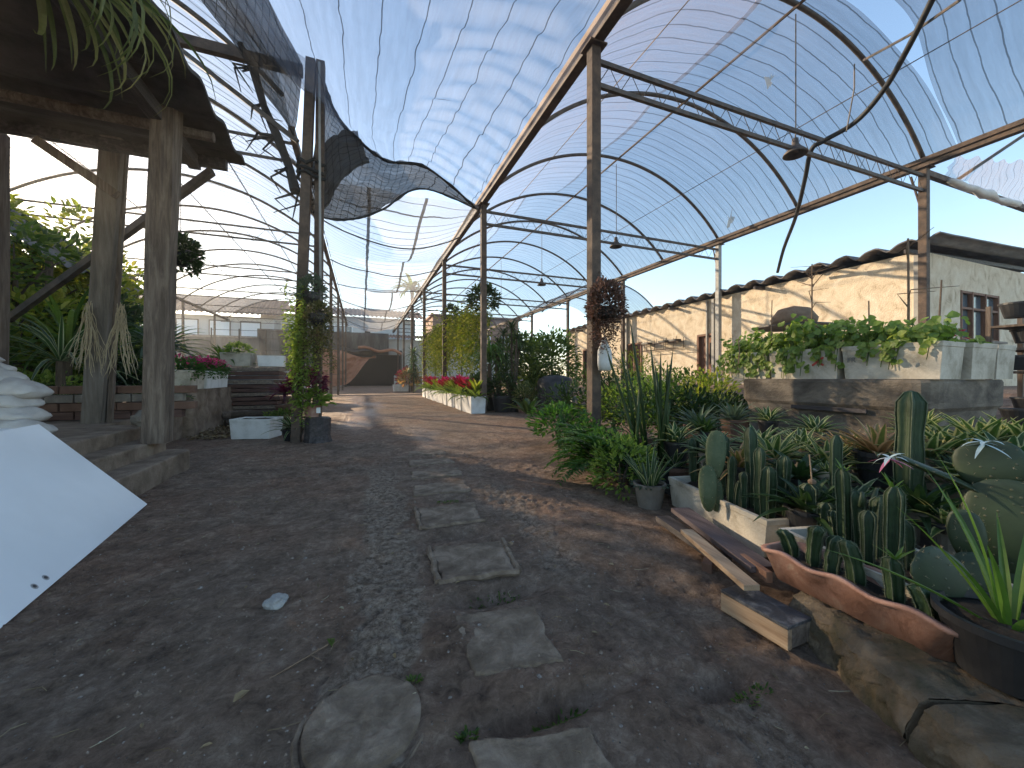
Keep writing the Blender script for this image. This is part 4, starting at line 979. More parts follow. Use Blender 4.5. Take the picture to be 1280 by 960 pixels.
# black pot with spiky plant bottom right
c=W(1264,812,1.18); t=thing('black_pot_plant','round black plastic pot with a long green spiky plant in the bottom right corner','potted plant',(c.x,c.y,.135))
pot_parts(t,.165,.18,potblk,n=40)
mb=MB()
for a,e,l in ((2.6,.55,.55),(2.2,1.1,.42),(1.6,1.35,.5),(1.0,1.2,.42),(.4,1.0,.4),(3.2,1.2,.35),(4.2,1.0,.3),(5.2,.9,.3),(2.9,1.0,.36),(.0,1.3,.46),(1.9,1.45,.56),(3.6,.7,.33)): mb.blade((.02*math.cos(a),.02*math.sin(a),.13),a,e,l,.024,.35,8,.6)
mb.build('leaves',L_aloe,t)
c=W(1235,765,1.42); t=thing('orange_pot','low glossy orange bowl half hidden behind the spiky plant','pot',(c.x,c.y,.14)); pot_parts(t,.17,.12,terra_o)
mb=MB()
for q in range(26):
    a=U(0,6.28); rr=.13*random.random()**.5; mb.leaf((rr*math.cos(a),rr*math.sin(a),.1),Vector((math.cos(a),math.sin(a),U(.2,1))),Vector((0,0,1)),U(.02,.05),.02)
mb.build('seedlings',L_mid,t)
c=G(905,645,.1); 
# pots with spiky and tall plants
c=G(812,634); t=thing('snake_plant_pot','small clay pot of spiky grey green succulents in front of the foam planter','potted plant',(c.x,c.y,0)); pot_parts(t,.125,.20,potgr)
mb=MB()
for q in range(22):
    a=q*2.4+U(-.2,.2); mb.blade((.05*math.cos(a),.05*math.sin(a),.17),a,U(.7,1.45),U(.16,.36),.028,.25,6,.7)
mb.build('leaves',L_strip,t)
mb=MB()
for q in range(40):
    a=U(0,6.28); mb.leaf((.11*math.cos(a),.11*math.sin(a),.185),Vector((math.cos(a),math.sin(a),U(-.3,.6))),Vector((0,0,1)),U(.03,.06),.022)
mb.build('groundcover_leaves',L_blue,t)
c=G(848,618); t=thing('brown_pot_plant','wide brown pot behind the spiky succulent pot','potted plant',(c.x+.05,c.y+.1,0)); pot_parts(t,.17,.24,potbr)
mb=MB(); rosette(mb,24,.42,.05,1.4,.3,.6,(0,0,.2)); mb.build('leaves',L_strip,t)
for px0,tops,d,lb in ((797,[(757,432),(775,430),(788,400),(800,470),(770,470),(782,450)],3.75,'clump of tall slanting cylindrical stems, left of the straight clump'),(832,[(813,430),(818,452),(826,440),(834,452),(841,438),(820,470),(838,500)],3.6,'clump of tall straight cylindrical stems beside the slanting clump')):
    c=W(px0,472,d); t=thing('tall_snake_plant',lb,'potted plant',(c.x,c.y,0),0,'tall cylindrical snake plants'); pot_parts(t,.17,.25,potblk)
    mb=MB()
    for i,(tx,ty) in enumerate(tops):
        e=W(tx,ty,d+U(-.1,.1))-Vector((c.x,c.y,0)); b=Vector((U(-.1,.1),U(-.08,.08),.2)); mb.tube([b,b.lerp(e,.5)+Vector((U(-.02,.02),0,0)),b.lerp(e,.85),e],[.017,.016,.011,.002],7)
    mb.build('stems',L_dark,t,smooth=True)
# ferny bushes at the near end of the beds
for px,d,rr,h,mt,lb,kind in ((752,4.0,.42,.45,L_fern,'bright feathery fern bush spilling onto the path below the post','fern'),(780,3.5,.30,.34,L_vine,'low leafy green clump in front of the fern bush','bush'),(800,4.4,.40,.62,L_dark,'dark leafy shrub behind the tall snake plants','bush'),(735,4.9,.40,.5,L_fern,'feathery fern left of the hanging basket post','fern')):
    c=W(px,472,d); mb=MB()
    if kind=='fern': fern(mb,60,rr*1.35,(0,0,.12)); bush(mb,260,rr*.7,.05,h*.6,c=(0,0,h*.5))
    else: bush(mb,700,rr,.055,h,c=(0,0,h*.55))
    t=thing('garden_shrub',lb,'shrub',(c.x,c.y,0)); mb.build('foliage',mt,t)
    mb=MB(); 
    for q in range(5): mb.tube([(0,0,0),(U(-.2,.2)*rr,U(-.2,.2)*rr,h*.4),(U(-.6,.6)*rr,U(-.6,.6)*rr,h*.8)],[.012,.009,.004],5)
    mb.build('stems',bark,t)
# bromeliad bed in pots behind the cacti
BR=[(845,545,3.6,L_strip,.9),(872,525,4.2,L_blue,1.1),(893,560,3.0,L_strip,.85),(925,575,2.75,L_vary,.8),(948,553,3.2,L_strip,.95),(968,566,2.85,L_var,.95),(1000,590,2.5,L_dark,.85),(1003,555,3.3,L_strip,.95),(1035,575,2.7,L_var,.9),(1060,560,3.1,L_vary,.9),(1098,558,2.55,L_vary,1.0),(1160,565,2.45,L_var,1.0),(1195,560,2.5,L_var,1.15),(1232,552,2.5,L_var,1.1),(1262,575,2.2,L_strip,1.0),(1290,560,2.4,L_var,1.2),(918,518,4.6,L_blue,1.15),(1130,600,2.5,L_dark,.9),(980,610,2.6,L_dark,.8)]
BL={0:'cream edged rosette plant behind the clay succulent pot',1:'large grey green rosette plant left of the concrete tank foot',2:'cream edged rosette behind the paddle cactus',3:'reddish rosette between the two tall planter cacti',4:'cream striped rosette left of the green tipped one',5:'yellow margined rosette behind the tallest slim cactus',6:'dark green rosette low behind the cactus planter',7:'cream edged rosette against the foot of the tank',8:'yellow margined rosette left of the white plastic pot',9:'reddish yellow rosette in front of the tank centre',10:'bright yellow and red rosette beside the thick striped cactus',11:'yellow margined rosette right of the thick striped cactus',12:'big lush yellow margined rosette above the long cactus pad',13:'yellow margined rosette behind the upper cactus pad with ribbon',14:'cream edged rosette above the prickly pear at right edge',15:'yellow margined rosette cut by the right picture edge',16:'bluish rosette at the tank corner beneath the trailing vine',17:'dark rosette in the shade under the ribbon bow',18:'dark low rosette behind the seed head cactus'}
protos={}
for i,(px,py,d,mt,sc) in enumerate(BR):
    sc*=1.2; p=W(px,py+6,d); z=max(.02,p.z-.18*sc)
    lb=BL[i]
    if mt.name not in protos: protos[mt.name]=[]
    if len(protos[mt.name])<2:
        o=bromeliad(lb,(p.x,p.y,z),mt,.33,.055 if mt is not L_blue else .04,34,[potblk,potbr,potgr][i%3],U(0,6),sc=sc,group='potted bromeliads behind the cacti'); protos[mt.name].append(o)
    else: copy_tree(protos[mt.name][i%2],lb,(p.x,p.y,z),U(0,6.28),sc)
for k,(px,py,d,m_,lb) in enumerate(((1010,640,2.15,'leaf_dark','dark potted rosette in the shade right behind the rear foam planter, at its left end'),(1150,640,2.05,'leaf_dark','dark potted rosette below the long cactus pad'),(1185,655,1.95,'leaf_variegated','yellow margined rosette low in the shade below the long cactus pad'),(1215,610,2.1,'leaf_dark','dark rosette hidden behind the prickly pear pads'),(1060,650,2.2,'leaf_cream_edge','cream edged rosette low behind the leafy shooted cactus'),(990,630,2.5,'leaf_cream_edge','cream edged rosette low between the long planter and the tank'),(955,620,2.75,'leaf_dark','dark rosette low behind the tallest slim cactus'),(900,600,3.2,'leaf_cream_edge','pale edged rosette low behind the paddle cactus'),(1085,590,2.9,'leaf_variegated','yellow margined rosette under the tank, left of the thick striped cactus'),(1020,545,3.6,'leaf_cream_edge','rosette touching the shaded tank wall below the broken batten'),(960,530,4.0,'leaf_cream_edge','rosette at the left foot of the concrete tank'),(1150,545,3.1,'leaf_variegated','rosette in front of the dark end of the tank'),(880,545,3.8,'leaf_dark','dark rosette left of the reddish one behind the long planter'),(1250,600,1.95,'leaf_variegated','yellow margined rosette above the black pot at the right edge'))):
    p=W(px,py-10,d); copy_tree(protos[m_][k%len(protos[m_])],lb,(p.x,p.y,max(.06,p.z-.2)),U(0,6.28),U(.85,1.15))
# benches carrying the raised pots
for k,(x,y,L_,rz,h,lb) in enumerate(((3.02,1.75,1.7,BD,.30,'low shaded plank bench carrying the potted rosettes behind the cacti'),)):
    t=thing('plant_bench',lb,'bench',(x,y,.06),rz)
    for dx in (-.14,0.02,.18):
        mb=MB(); mb.box((dx,0,h-.06),(.13,L_,.03)); mb.build('bench_board',wood_d,t,bev=.003)
    for sy in (-1,1):
        for sx in (-1,1):
            mb=MB(); mb.box((sx*.16,sy*(L_/2-.1),(h-.08)/2),(.06,.06,h-.08)); mb.build('leg',wood_d,t,bev=.003)
c=W(1035,600,2.45); t=thing('white_plastic_pot','small white plastic pot behind the seed head cactus','pot',(c.x,c.y,.30)); pot_parts(t,.075,.16,foam)
mb=MB(); rosette(mb,16,.16,.03,1.4,.3,.5,(0,0,.13)); mb.build('leaves',L_var,t)
# ------------------------------------------------------------------ tank with foam boxes and vines
t=thing('concrete_tank','squat square concrete tank carrying the row of foam boxes','water tank',(4.92,2.85,0))
mb=MB()
def rr(w,l,c,z):
    out=[]
    for (sx,sy,a0) in ((1,-1,-90),(1,1,0),(-1,1,90),(-1,-1,180)):
        for q in range(5):
            a=R(a0+q*22.5); out.append((sx*(w/2-c)+c*math.cos(a),sy*(l/2-c)+c*math.sin(a),z))
    return out
prof=[(1.36,1.82,0),(1.40,1.86,.55),(1.42,1.9,.72),(1.47,1.96,.76),(1.48,1.97,1.0),(1.46,1.95,1.03)]
vs=[];n=20
for w,l,z in prof: vs+=rr(w,l,.16,z)
vs=[(x+.68,y,z) for x,y,z in vs]
fs=[(r_*n+j,r_*n+(j+1)%n,(r_+1)*n+(j+1)%n,(r_+1)*n+j) for r_ in range(len(prof)-1) for j in range(n)]+[tuple((len(prof)-1)*n+j for j in range(n))]
mb.add(vs,fs); mb.build('tank_body',pm('stained_tank_concrete',[(.055,.045,.036),(.13,.108,.086),(.25,.21,.165)],2.6,.95,.7,24,dist=.6,stretch=(1,1,1.6)),t)
mb=MB(); mb.box((-.055,-.1,.70),(.03,.75,.045)); mb.build('broken_batten',wood_d,t,bev=.004)
GB='foam boxes on the concrete tank'
fb=[((5.10,2.22,1.035),R(92),.78,.44,'sunlit printed foam box at the near left corner of the tank, with grey lettering'),((5.09,3.02,1.035),R(90),.78,.44,'foam box with a red cross print in the middle of the tank row'),((5.12,3.72,1.035),R(87),.56,.42,'foam box at the far end of the tank under trailing vines'),((5.66,2.12,1.035),R(88),.62,.44,'blank foam box behind the printed one at the right of the tank'),((6.2,2.15,1.035),R(91),.62,.42,'rearmost foam box at the right end of the tank')]
fbo=[]
for loc,rz,L_,Wd,lb in fb: fbo.append(foam_box(lb,loc,rz,L_,Wd,.35,group=GB))
def text_mesh(body,size,parent,loc,rot,mat,name='lettering'):
    cu=bpy.data.curves.new(name,'FONT'); cu.body=body; cu.size=size; cu.extrude=.001; cu.align_x='CENTER'; cu.align_y='CENTER'
    ob=bpy.data.objects.new(name,cu); COL.objects.link(ob)
    dg=bpy.context.evaluated_depsgraph_get(); me=bpy.data.meshes.new_from_object(ob.evaluated_get(dg)); bpy.data.objects.remove(ob)
    me.materials.clear(); me.materials.append(mat); o=bpy.data.objects.new(name,me); COL.objects.link(o); o.parent=parent; o.location=loc; o.rotation_euler=rot; return o
# local +y of the rotated box faces -x (the sun side)
text_mesh('TIC',.075,fbo[0],(0,.219,.20),(R(90),0,R(180)),inkm); text_mesh('FR',.075,fbo[0],(.30,.219,.20),(R(90),0,R(180)),inkm)
mb=MB(); mb.box((0,0,0),(.15,.004,.022),Matrix.Rotation(R(38),3,'Y')); mb.box((0,.001,0),(.15,.004,.022),Matrix.Rotation(R(-38),3,'Y')); o=mb.build('cross_print',redm,fbo[1]); o.location=(-.18,.217,.2)
# vines: geranium-like plants
def trailing(label,loc,n,wx,wy,h,rad,mat,spill=None,name='trailing_vine'):
    t=thing(name,label,'plant',loc,0,'leafy vines in the tank boxes'); mb=MB(); sm_=MB()
    for i in range(n):
        x,y=U(-wx,wx),U(-wy,wy); z=h*random.random()**1.3*(.55+.45*noise.noise((y*4+loc[1],x*3,0)))+.02
        a=U(0,6.28); x+=.05*math.cos(a); y+=.05*math.sin(a)
        mb.disc((x,y,z),Vector((math.cos(a)*.7-.4,math.sin(a)*.7,U(.1,1))),rad*U(.55,1.15),8)
        if i%9==0: mb.disc((x+U(-.05,.05),y+U(-.05,.05),z+U(.0,.05)),Vector((U(-.8,.2),U(-.5,.5),1)),rad*U(.5,.9),8)
        if i%7==0: sm_.tube([(x*.6,y*.8,-.03),(x*.9,y,z*.6),(x,y,z)],.004,4)
    if spill:
        for i in range(spill):
            y0=U(-wy,wy); q=random.random(); ln=U(.05,.34)
            for k in range(int(ln*38)):
                z=.03-ln*k/(ln*38); x=-wx-.03-.04*random.random(); y=y0+.06*math.sin(k*.5)+U(-.04,.04)
                mb.disc((x,y,z),Vector((-1,U(-.6,.6),U(-.2,.6))),rad*U(.5,1),8)
            sm_.tube([(-wx*.6,y0,.0),(-wx-.02,y0,.02),(-wx-.035,y0+.02,-ln)],.004,4)
    mb.build('leaves',mat,t); sm_.build('stems',L_mid,t)
    return t
trailing('dense green vine mounded over the printed foam box at right of the row',(5.10,2.22,1.36),520,.2,.38,.40,.040,L_vine,9)
trailing('tall bushy vine over the foam box with the red cross',(5.09,3.0,1.36),720,.2,.42,.52,.040,L_vine,14)
trailing('straggling vine spilling over the far end of the tank boxes',(5.12,3.75,1.34),460,.2,.38,.42,.040,L_vine,18)
trailing('low vine with a red flower in the blank foam box',(5.66,2.12,1.35),170,.18,.26,.13,.04,L_vine)
mb=MB(); bush(mb,26,.05,.035,c=(5.60,1.98,1.47)); single('red_flower','small red flower in the blank foam box beside the vine','flower',mb,L_red)
for px,ty,d,w,lb in ((1135,298,4.0,.013,'tall forked twig stake among the vines in front of the house wall'),(965,375,5.0,.008,'thin stake at the far end of the vine boxes'),(1015,330,4.8,.011,'branched dry stem above the vine with the red cross box'),(1086,376,4.2,.009,'short reddish stake in the middle of the vines'),(1177,350,4.2,.011,'slanted stake at the right end of the vine boxes'),(923,423,5.2,.008,'short stake at the left edge of the vine boxes'),(1056,405,4.4,.008,'short stake just left of the vines centre')):
    a=W(px+(0 if px!=1177 else -8),455,d); b=W(px,ty,d); mb=MB(); mb.tube([a,a.lerp(b,.5)+Vector((U(-.01,.01),U(-.01,.01),0)),b],[w,w*.9,w*.7],6)
    if px in (1135,1015):
        for q in range(4 if px==1135 else 9):
            s=a.lerp(b,U(.4,.9)); mb.tube([s,s+Vector((U(-.15,.15),U(-.2,.2),U(.05,.14))),s+Vector((U(-.25,.25),U(-.3,.3),U(.05,.22)))],[w*.6,w*.45,w*.2],5)
    single('plant_stake',lb,'stake',mb,twig,'stakes among the vines')
c=W(1126,420,4.9); t=thing('clay_pot','pinkish clay pot standing on the tank behind the vines','pot',(c.x,c.y,1.035)); pot_parts(t,.17,.62,potbr)
c=W(990,412,6.2); t=thing('dark_umbrella','low dark flat sheet roof on a post behind the vines','shelter',(c.x,c.y,.4))
mb=MB(); mb.lathe([(.0,.0),(.25,.0),(.55,-.03),(.55,-.05),(.0,-.03)],20,c=(0,0,1.5)); mb.build('flat_sheet',potblk,t); mb=MB(); mb.tube([(0,0,0),(0,0,1.46)],.03,8); mb.build('pole',wood,t)
mb=MB(); mb.lathe([(.3,0),(.33,.12),(.22,.28),(0,.34)],16,c=(.2,.1,1.5)); mb.build('round_cover',twig,t,smooth=True)
# rack of black pots by the house end wall
for k in range(6):
    c=W(1262+(k%2)*14,[385,418,452,505,520,535][k],4.6+.3*(k%2))
    t=thing('black_pot_stack',['topmost dark pot on the rack at the right edge','upper dark pot on the rack at the right edge','middle dark pot on the rack at the right edge','dark pot behind the tank, upper of the right group','dark pot behind the tank, middle of the right group','dark pot behind the tank, lowest of the right group'][k],'pot',(c.x+.25,c.y,c.z-.1),0,'dark pots behind the tank'); pot_parts(t,.16,.18,potblk)
t=thing('pot_rack','weathered plank rack holding dark pots at the right edge','rack',W(1275,472,4.9)*Vector((1,1,0)) if False else Vector((W(1275,472,4.9).x+.2,W(1275,472,4.9).y,0)))
for z in (.35,1.12,1.42,1.72):
    mb=MB(); mb.box((.3,0,z),(1.0,.5,.03)); mb.build('shelf',wood,t,bev=.004)
for xx in (-.17,.77):
    mb=MB(); mb.box((xx,.27,1),(.05,.05,2.0)); mb.build('upright',wood,t,bev=.004)
# ------------------------------------------------------------------ mid right garden shrubs
MS=[(700,5.8,.45,.55,L_fern,'light green shrub'),(716,7.2,.7,.8,L_dark,'dark shrub'),(765,6.6,.6,.75,L_mid,'mid green shrub'),(800,6.2,.55,.85,L_vine,'yellow green leafy shrub'),(830,5.6,.45,.8,L_mid,'rounded shrub'),(862,5.4,.4,.75,L_dark,'deep green shrub'),(770,9,.8,1.0,L_dark,'dark shrub'),(820,9,.9,1.1,L_vine,'broad leaved bright shrub'),(860,8.4,.7,1.05,L_mid,'grey green shrub'),(885,7.4,.55,1.0,L_lime,'pale yellowish shrub'),(740,11,.8,1.2,L_mid,'green shrub'),(905,6,.4,.65,L_dark,'small dark shrub'),(790,12.5,.8,1.4,L_lime,'pale shrub')]
WH=['left of the hanging basket post, near the aisle','far left of the hanging basket post','right behind the hanging basket post','behind the tall slanting stems','behind the tall straight stems','between straight stems and tank','deep behind the slanting stems','before the middle door of the house','below the wall rack','in front of the nearest brown door','beyond the hanging basket post','at the far foot of the tank','before the far door of the house']
for (px,d,rr_,h,mt,nm),wh in zip(MS,WH):
    c=W(px,472,d); g=gbase(c.x,c.y)
    t=thing('garden_shrub',f'{nm} {wh}','shrub',(c.x,c.y,g)); mb=MB()
    bush(mb,520,rr_,.085,h*.62,c=(0,0,h*.6))
    for q in range(16): mb.blade((U(-.2,.2),U(-.2,.2),h*.5),U(0,6.28),U(.6,1.4),h*U(.5,.9),.06,.9,5)
    mb.build('foliage',mt,t); mb=MB()
    for q in range(4): mb.tube([(0,0,-.02),(U(-.3,.3)*rr_,U(-.3,.3)*rr_,h*.5),(U(-.7,.7)*rr_,U(-.7,.7)*rr_,h*.9)],[.02,.014,.005],5)
    mb.build('stems',bark,t)
# banana-like broad leaves near the wall
c=W(815,472,10.5); t=thing('broad_leaf_plant','broad leaved bright green plant before the cream wall','plant',(c.x,c.y,gbase(c.x,c.y))); mb=MB(); rosette(mb,16,1.5,.28,1.35,.5,1.0,(0,0,.2)); mb.build('leaves',L_vine,t)
c=W(660,472,9.0); t=thing('broad_leaf_plant','broad leaved plant in shade left of the black drum','plant',(c.x,c.y,0)); mb=MB(); rosette(mb,14,.8,.16,1.35,.4,1.0,(0,0,.2)); mb.build('leaves',L_dark,t)
# ------------------------------------------------------------------ hanging basket on nearest post with white bag
p=Vector((XL,ROW0,0)); t=thing('hanging_basket','round hanging basket of bronze trailing leaves fixed on the nearest steel post','hanging basket',(XL+.04,ROW0-.25,1.9))
mb=MB(); mb.lathe([(.03,.0),(.16,.06),(.2,.2),(.18,.2),(.1,.08)],16); mb.build('basket',potblk,t)
mb=MB(); bush(mb,1700,.27,.05,.40,c=(0,0,.22),asp=.7); vine_strands(mb,60,lambda i:((U(-.2,.2),U(-.15,.15),.1),U(.25,.6)),.04,40); mb.build('leaves',L_brown,t)
mb=MB(); mb.tube([(0,0,.2),(0,.1,.75),(0,.2,.8)],.006,5); mb.build('hook',steel,t)
t=thing('white_bag','limp white plastic bag hanging below the basket on the nearest post','bag',(XL+.06,ROW0-.2,1.15)); mb=MB()
mb.lathe([(.0,0),(.10,.01),(.125,.12),(.11,.3),(.07,.42),(.03,.5)],16,sy=.7); mb.v=[q*(1+.12*noise.noise(q*9)) for q in mb.v]; mb.build('sack',cloth,t,smooth=True)
mb=MB(); mb.tube([(0,0,.48),(0,.03,.75)],.006,4); mb.build('tie',cloth,t)
# ------------------------------------------------------------------ vine curtain + row of foam boxes with red bromeliads
t=thing('vine_curtain','long curtain of yellow green vines hanging along the left posts of the tunnel','hanging vines',(3.75,12.2,0))
mb=MB()
def vc(i):
    y=11.8*(i/430)+U(-.1,.1); return ((random.gauss(0,.28),y,3.70+.30*noise.noise((y*.9,3,0))+.2*noise.noise((y*3,5,0))),U(.9,2.7))
vine_strands(mb,430,vc,.115,11,.16)
for q in range(60): bush(mb,26,U(.2,.45),.12,U(.2,.4),c=(random.gauss(0,.35),12*random.random(),U(1.3,3.7))); mb.build('vines',L_lime,t)
mb=MB(); mb.tube([(0,-.3,3.75),(0,12,3.7)],.03,6)
for y in (0,3,6,9,12): mb.tube([(0,y,0),(0,y,3.75)],.03,6)
mb.build('support_rail',steel,t)
mb=MB(); bush(mb,520,.5,.14,.5,c=(0,.0,3.6)); bush(mb,300,.35,.14,.4,c=(0,5.0,3.9)); mb.build('dark_crown',L_dark,t)
bx0=G(592,516); 
fx=[(3.15+.02*k,11.3+1.22*k) for k in range(9)]
red_p=[]
for k,(x,y) in enumerate(fx):
    o=foam_box(f'{ORD[k]} white foam box from the near end of the row under the hanging vines',(x,y,gbase(x,y)),R(90),1.1,.45,.5,group='foam boxes under the vines',mat=foamc) if k==0 else copy_tree(bx,f'{ORD[k]} white foam box from the near end of the row under the hanging vines',(x,y,gbase(x,y)),R(90+U(-4,4)))
    if k==0: bx=o
    for j in range(2):
        yy=y-.27+.54*j; lb=f'{"near" if j==0 else "far"} {"red" if (k+j)%3 else "green"} bromeliad in the {ORD[k]} foam box under the vines'
        key=((k+j)%3>0)
        src=[q for q in red_p if q[0]==key]
        if not src:
            t=thing('bromeliad',lb,'bromeliad',(x,yy,gbase(x,y)+.42),U(0,6),'bromeliads in the foam box row'); mb=MB(); rosette(mb,18,.42,.075,1.2,.2,.9); mb.build('leaves',L_mid if not key else L_vine,t)
            mb=MB(); rosette(mb,14,.30,.07,1.45,.7,.5,(0,0,.14)); mb.build('bracts',L_red if key else L_lime,t)
            if key: mb=MB(); rosette(mb,8,.16,.05,1.5,.9,.3,(0,0,.24)); mb.build('bright_bracts',L_mag,t)
            t.scale=(1.75,)*3; red_p.append((key,t))
        else: copy_tree(src[0][1],lb,(x,yy,gbase(x,y)+.42),U(0,6.28),U(1.5,2.1))
# plants at the near end of that row
NP=[(612,472,12.4,'ponytail palm with drooping thin leaves at the near end of the foam box row','pony'),(640,472,12.0,'tall dark dracaena with sword leaves beside the drooping palm','drac'),(668,472,12.6,'bushy green palm right of the dracaena','palm'),(628,472,11.8,'dark green leafy plant in a black pot, front of the palm group','dark'),(655,472,11.6,'small white and green plant in a red pot, front of the palm group','small'),(690,472,13.0,'airy shrub behind the black drum','shr'),(648,472,14.2,'full leafy shrub standing behind the dracaena','shr'),(672,472,14.6,'broad dark shrub between the palm and the drum','shr'),(622,472,13.6,'tall slender dracaena just right of the vine curtain','drac'),(598,472,12.0,'leafy green pot plant at the corner of the foam box row','dark2')]
for px,py,d,lb,kd in NP:
    c=W(px,472,d); t=thing('potted_palm' if kd in('pony','drac','palm') else 'potted_plant',lb,'potted plant',(c.x,c.y,0)); 
    pot_parts(t,.33 if kd!='small' else .22,.5 if kd!='small' else .3,{'small':terra,'dark2':foam}.get(kd,potblk))
    mb=MB(); tr=MB()
    if kd=='pony':
        tr.tube([(0,0,.4),(0,0,1.5)],[.1,.06],8); 
        for q in range(140): mb.blade((0,0,1.5+U(0,.25)),U(0,6.28),U(.3,1.4),U(.9,1.5),.035,2.6,8,.3)
    elif kd=='drac':
        for q in range(5):
            x,y,z=U(-.3,.3),U(-.3,.3),1.2+.35*q; tr.tube([(x*.3,y*.3,.4),(x,y,z)],[.04,.03],6)
            rosette(mb,40,.6,.05,1.4,-.5,1.0,(x,y,z))
    elif kd=='palm':
        for q in range(60): mb.blade((0,0,.5+.6*random.random()),U(0,6.28),U(.4,1.45),U(.8,1.4),.06,1.4,7,.3)
        bush(mb,300,.6,.14,.8,c=(0,0,1.1))
    elif kd=='shr': bush(mb,1100,.95,.15,1.15,c=(0,0,1.5)); bush(mb,350,.6,.14,.5,c=(0,0,.7)); tr.tube([(0,0,.4),(0,0,1.4)],.04,6)
    else: bush(mb,360,.42 if kd!='small' else .3,.13,.4,c=(0,0,.75 if kd!='small' else .45)); rosette(mb,14,.5,.06,1.3,.2,.7,(0,0,.45))
    mb.build('leaves',{'pony':L_fern,'drac':L_dark,'palm':L_mid,'small':L_var,'shr':L_mid}.get(kd,L_dark),t)
    if tr.v: tr.build('stem',bark,t)
c=W(694,472,11.2); t=thing('black_drum','round black plastic drum standing among the shrubs','drum',(c.x,c.y,0)); mb=MB(); mb.lathe([(.5,0),(.52,.1),(.52,.9),(.47,1.02),(.3,1.1),(0,1.12)],26); mb.build('barrel',potblk,t,smooth=True)
mb=MB(); mb.lathe([(.525,.3),(.54,.32),(.54,.36),(.525,.38)],26); mb.build('band',potblk,t)
for px,d,lb,m_ in ((517,26,'slim dark yucca by the white wall at the end of the aisle',L_dark),(508,29,'red leaved bush at the far end of the foam box row',L_red),(512,27,'orange green bush at the far right end of the aisle',L_vary)):
    c=W(px,472,d); g=gbase(c.x,c.y); t=thing('far_plant',lb,'plant',(c.x,c.y,g)); mb=MB(); tr=MB(); tr.tube([(0,0,-.1),(0,0,.9)],.06,6)
    if px==517:
        tr.tube([(0,0,.5),(0,0,2.6)],.06,6)
        for q in range(3): rosette(mb,40,1.0,.09,1.3,-.9,.8,(0,0,1.3+.7*q))
    else: bush(mb,300,.75,.28,.75,c=(0,0,.85))
    mb.build('leaves',m_,t); tr.build('stem',bark,t)
o=copy_tree(bx,'white foam box standing alone at the far right end of the aisle',(W(501,472,28).x,W(501,472,28).y,.05),0)
# ------------------------------------------------------------------ far end
FY=41.5; g=.25
c=W(440,472,39)
t=thing('boundary_wall','tall stained grey concrete wall closing the far end of the aisle','wall',(-3.2,FY,g-.2))
mb=MB(); mb.box((0,0,2.75),(11.5,.3,5.5)); mb.build('wall_panel',conc_d,t)
mb=MB()
for i in range(22): mb.box((-5.6+.52*i,-.2,4.0),(.12,.08,2.2))
mb.build('drip_battens',conc_d,t)
t=thing('dark_shelter','low black awning and dark opening in front of the far wall','shelter',(1.0,FY-1.2,g))
mb=MB(); mb.grid(lambda u,v:(-3.2+6.0*u,-1.2+2.2*v,3.3+.4*v+.1*math.sin(u*18)),30,4); mb.build('awning',potblk,t)
mb=MB(); mb.box((-.2,.75,1.5),(5.8,.12,3.2)); mb.build('opening_shade',dark,t)  # near-black sheet standing for the shade inside the opening
for x in (-3.0,2.6): mb=MB(); mb.tube([(x,-1.1,0),(x,-1.1,3.3)],.06,8); mb.build('pole',steel,t)
def tarp(u,v):
    x=-4.0+5.2*u; z=3.6*(1-v)**1.0*(1-.30*u)-.15*math.sin(math.pi*u)*(1-v); y=-1.6-.9*v*(1-.3*u)
    top=3.6-.8*u+.25*math.sin(u*6)*u; bot=.15+2.7*sm(.45,1.0,u)
    z=top*(1-v)+bot*v; f=noise.noise((u*3,v*1.5,0))
    return Vector((x,y+.30*math.sin(u*9+v*5)*v+.45*f+.22*noise.noise((u*9+v*4,v*5-u*3,3))+.12*noise.noise((u*20,v*9,7)),z-.12*abs(math.sin(u*7+v*3))+.1*f))
mb=MB(); mb.grid(lambda u,v:tarp(u,v)+Vector((0,FY-1.6,g)),90,60); single('brown_tarp','creased brown tarpaulin slung in front of the far concrete wall','tarpaulin',mb,tarpm,smooth=True)
mb=MB(); mb.tube([tarp(.02+.5*i/20,.02)*1+Vector((3.6+1.2*i/20,FY-1.5,g+.1+.12*math.sin(i*.5))) for i in range(21)],.14,7); single('tarp_rope','twisted brown tarpaulin roll along the awning edge at the far wall','tarpaulin',mb,tarpm,smooth=True)
for x,lb in ((-2.0,'white block standing below the brown tarpaulin'),(3.3,'white block at the right end of the dark shelter')):
    mb=MB(); mb.box((0,0,.5),(.75,.6,1.0)); o=mb.build('concrete_block',whitewall,bev=.02); o.location=(x,FY-2.4,g); tag(o,lb,'block')
t=thing('white_house','two white upper storey walls with blue windows behind the far concrete wall','house',(-2,FY+6,0))
mb=MB(); mb.box((0,3,4.0),(16,6,8.0)); mb.build('wall',whitewall,t)
for x,w in ((-5,2.2),(-1.6,1.6),(.2,1.6)):
    mb=MB(); mb.box((x,-.03,6.2),(w,.1,1.5)); wn=mb.build('window',whitep,t)
    for q in (-1,1): mb=MB(); mb.box((x+q*w*.24,-.07,6.2),(w*.42,.08,1.3)); mb.build('pane',glass,wn)
mb=MB(); mb.box((2.6,-.03,6.1),(.6,.1,.9)); mb.build('dark_vent',dark,t)
mb=MB(); mb.grid(lambda u,v:(-9+18*u,-1.0+5*v,8.0+1.6*v+.06*math.sin(u*250)),400,4); mb.build('roof',tile,t)
t=thing('tiled_house','brown roofed house behind the left tunnel','house',(-17,46,0))
mb=MB(); mb.box((0,3,3.6),(17,6,7.2)); mb.build('wall',whitewall,t)
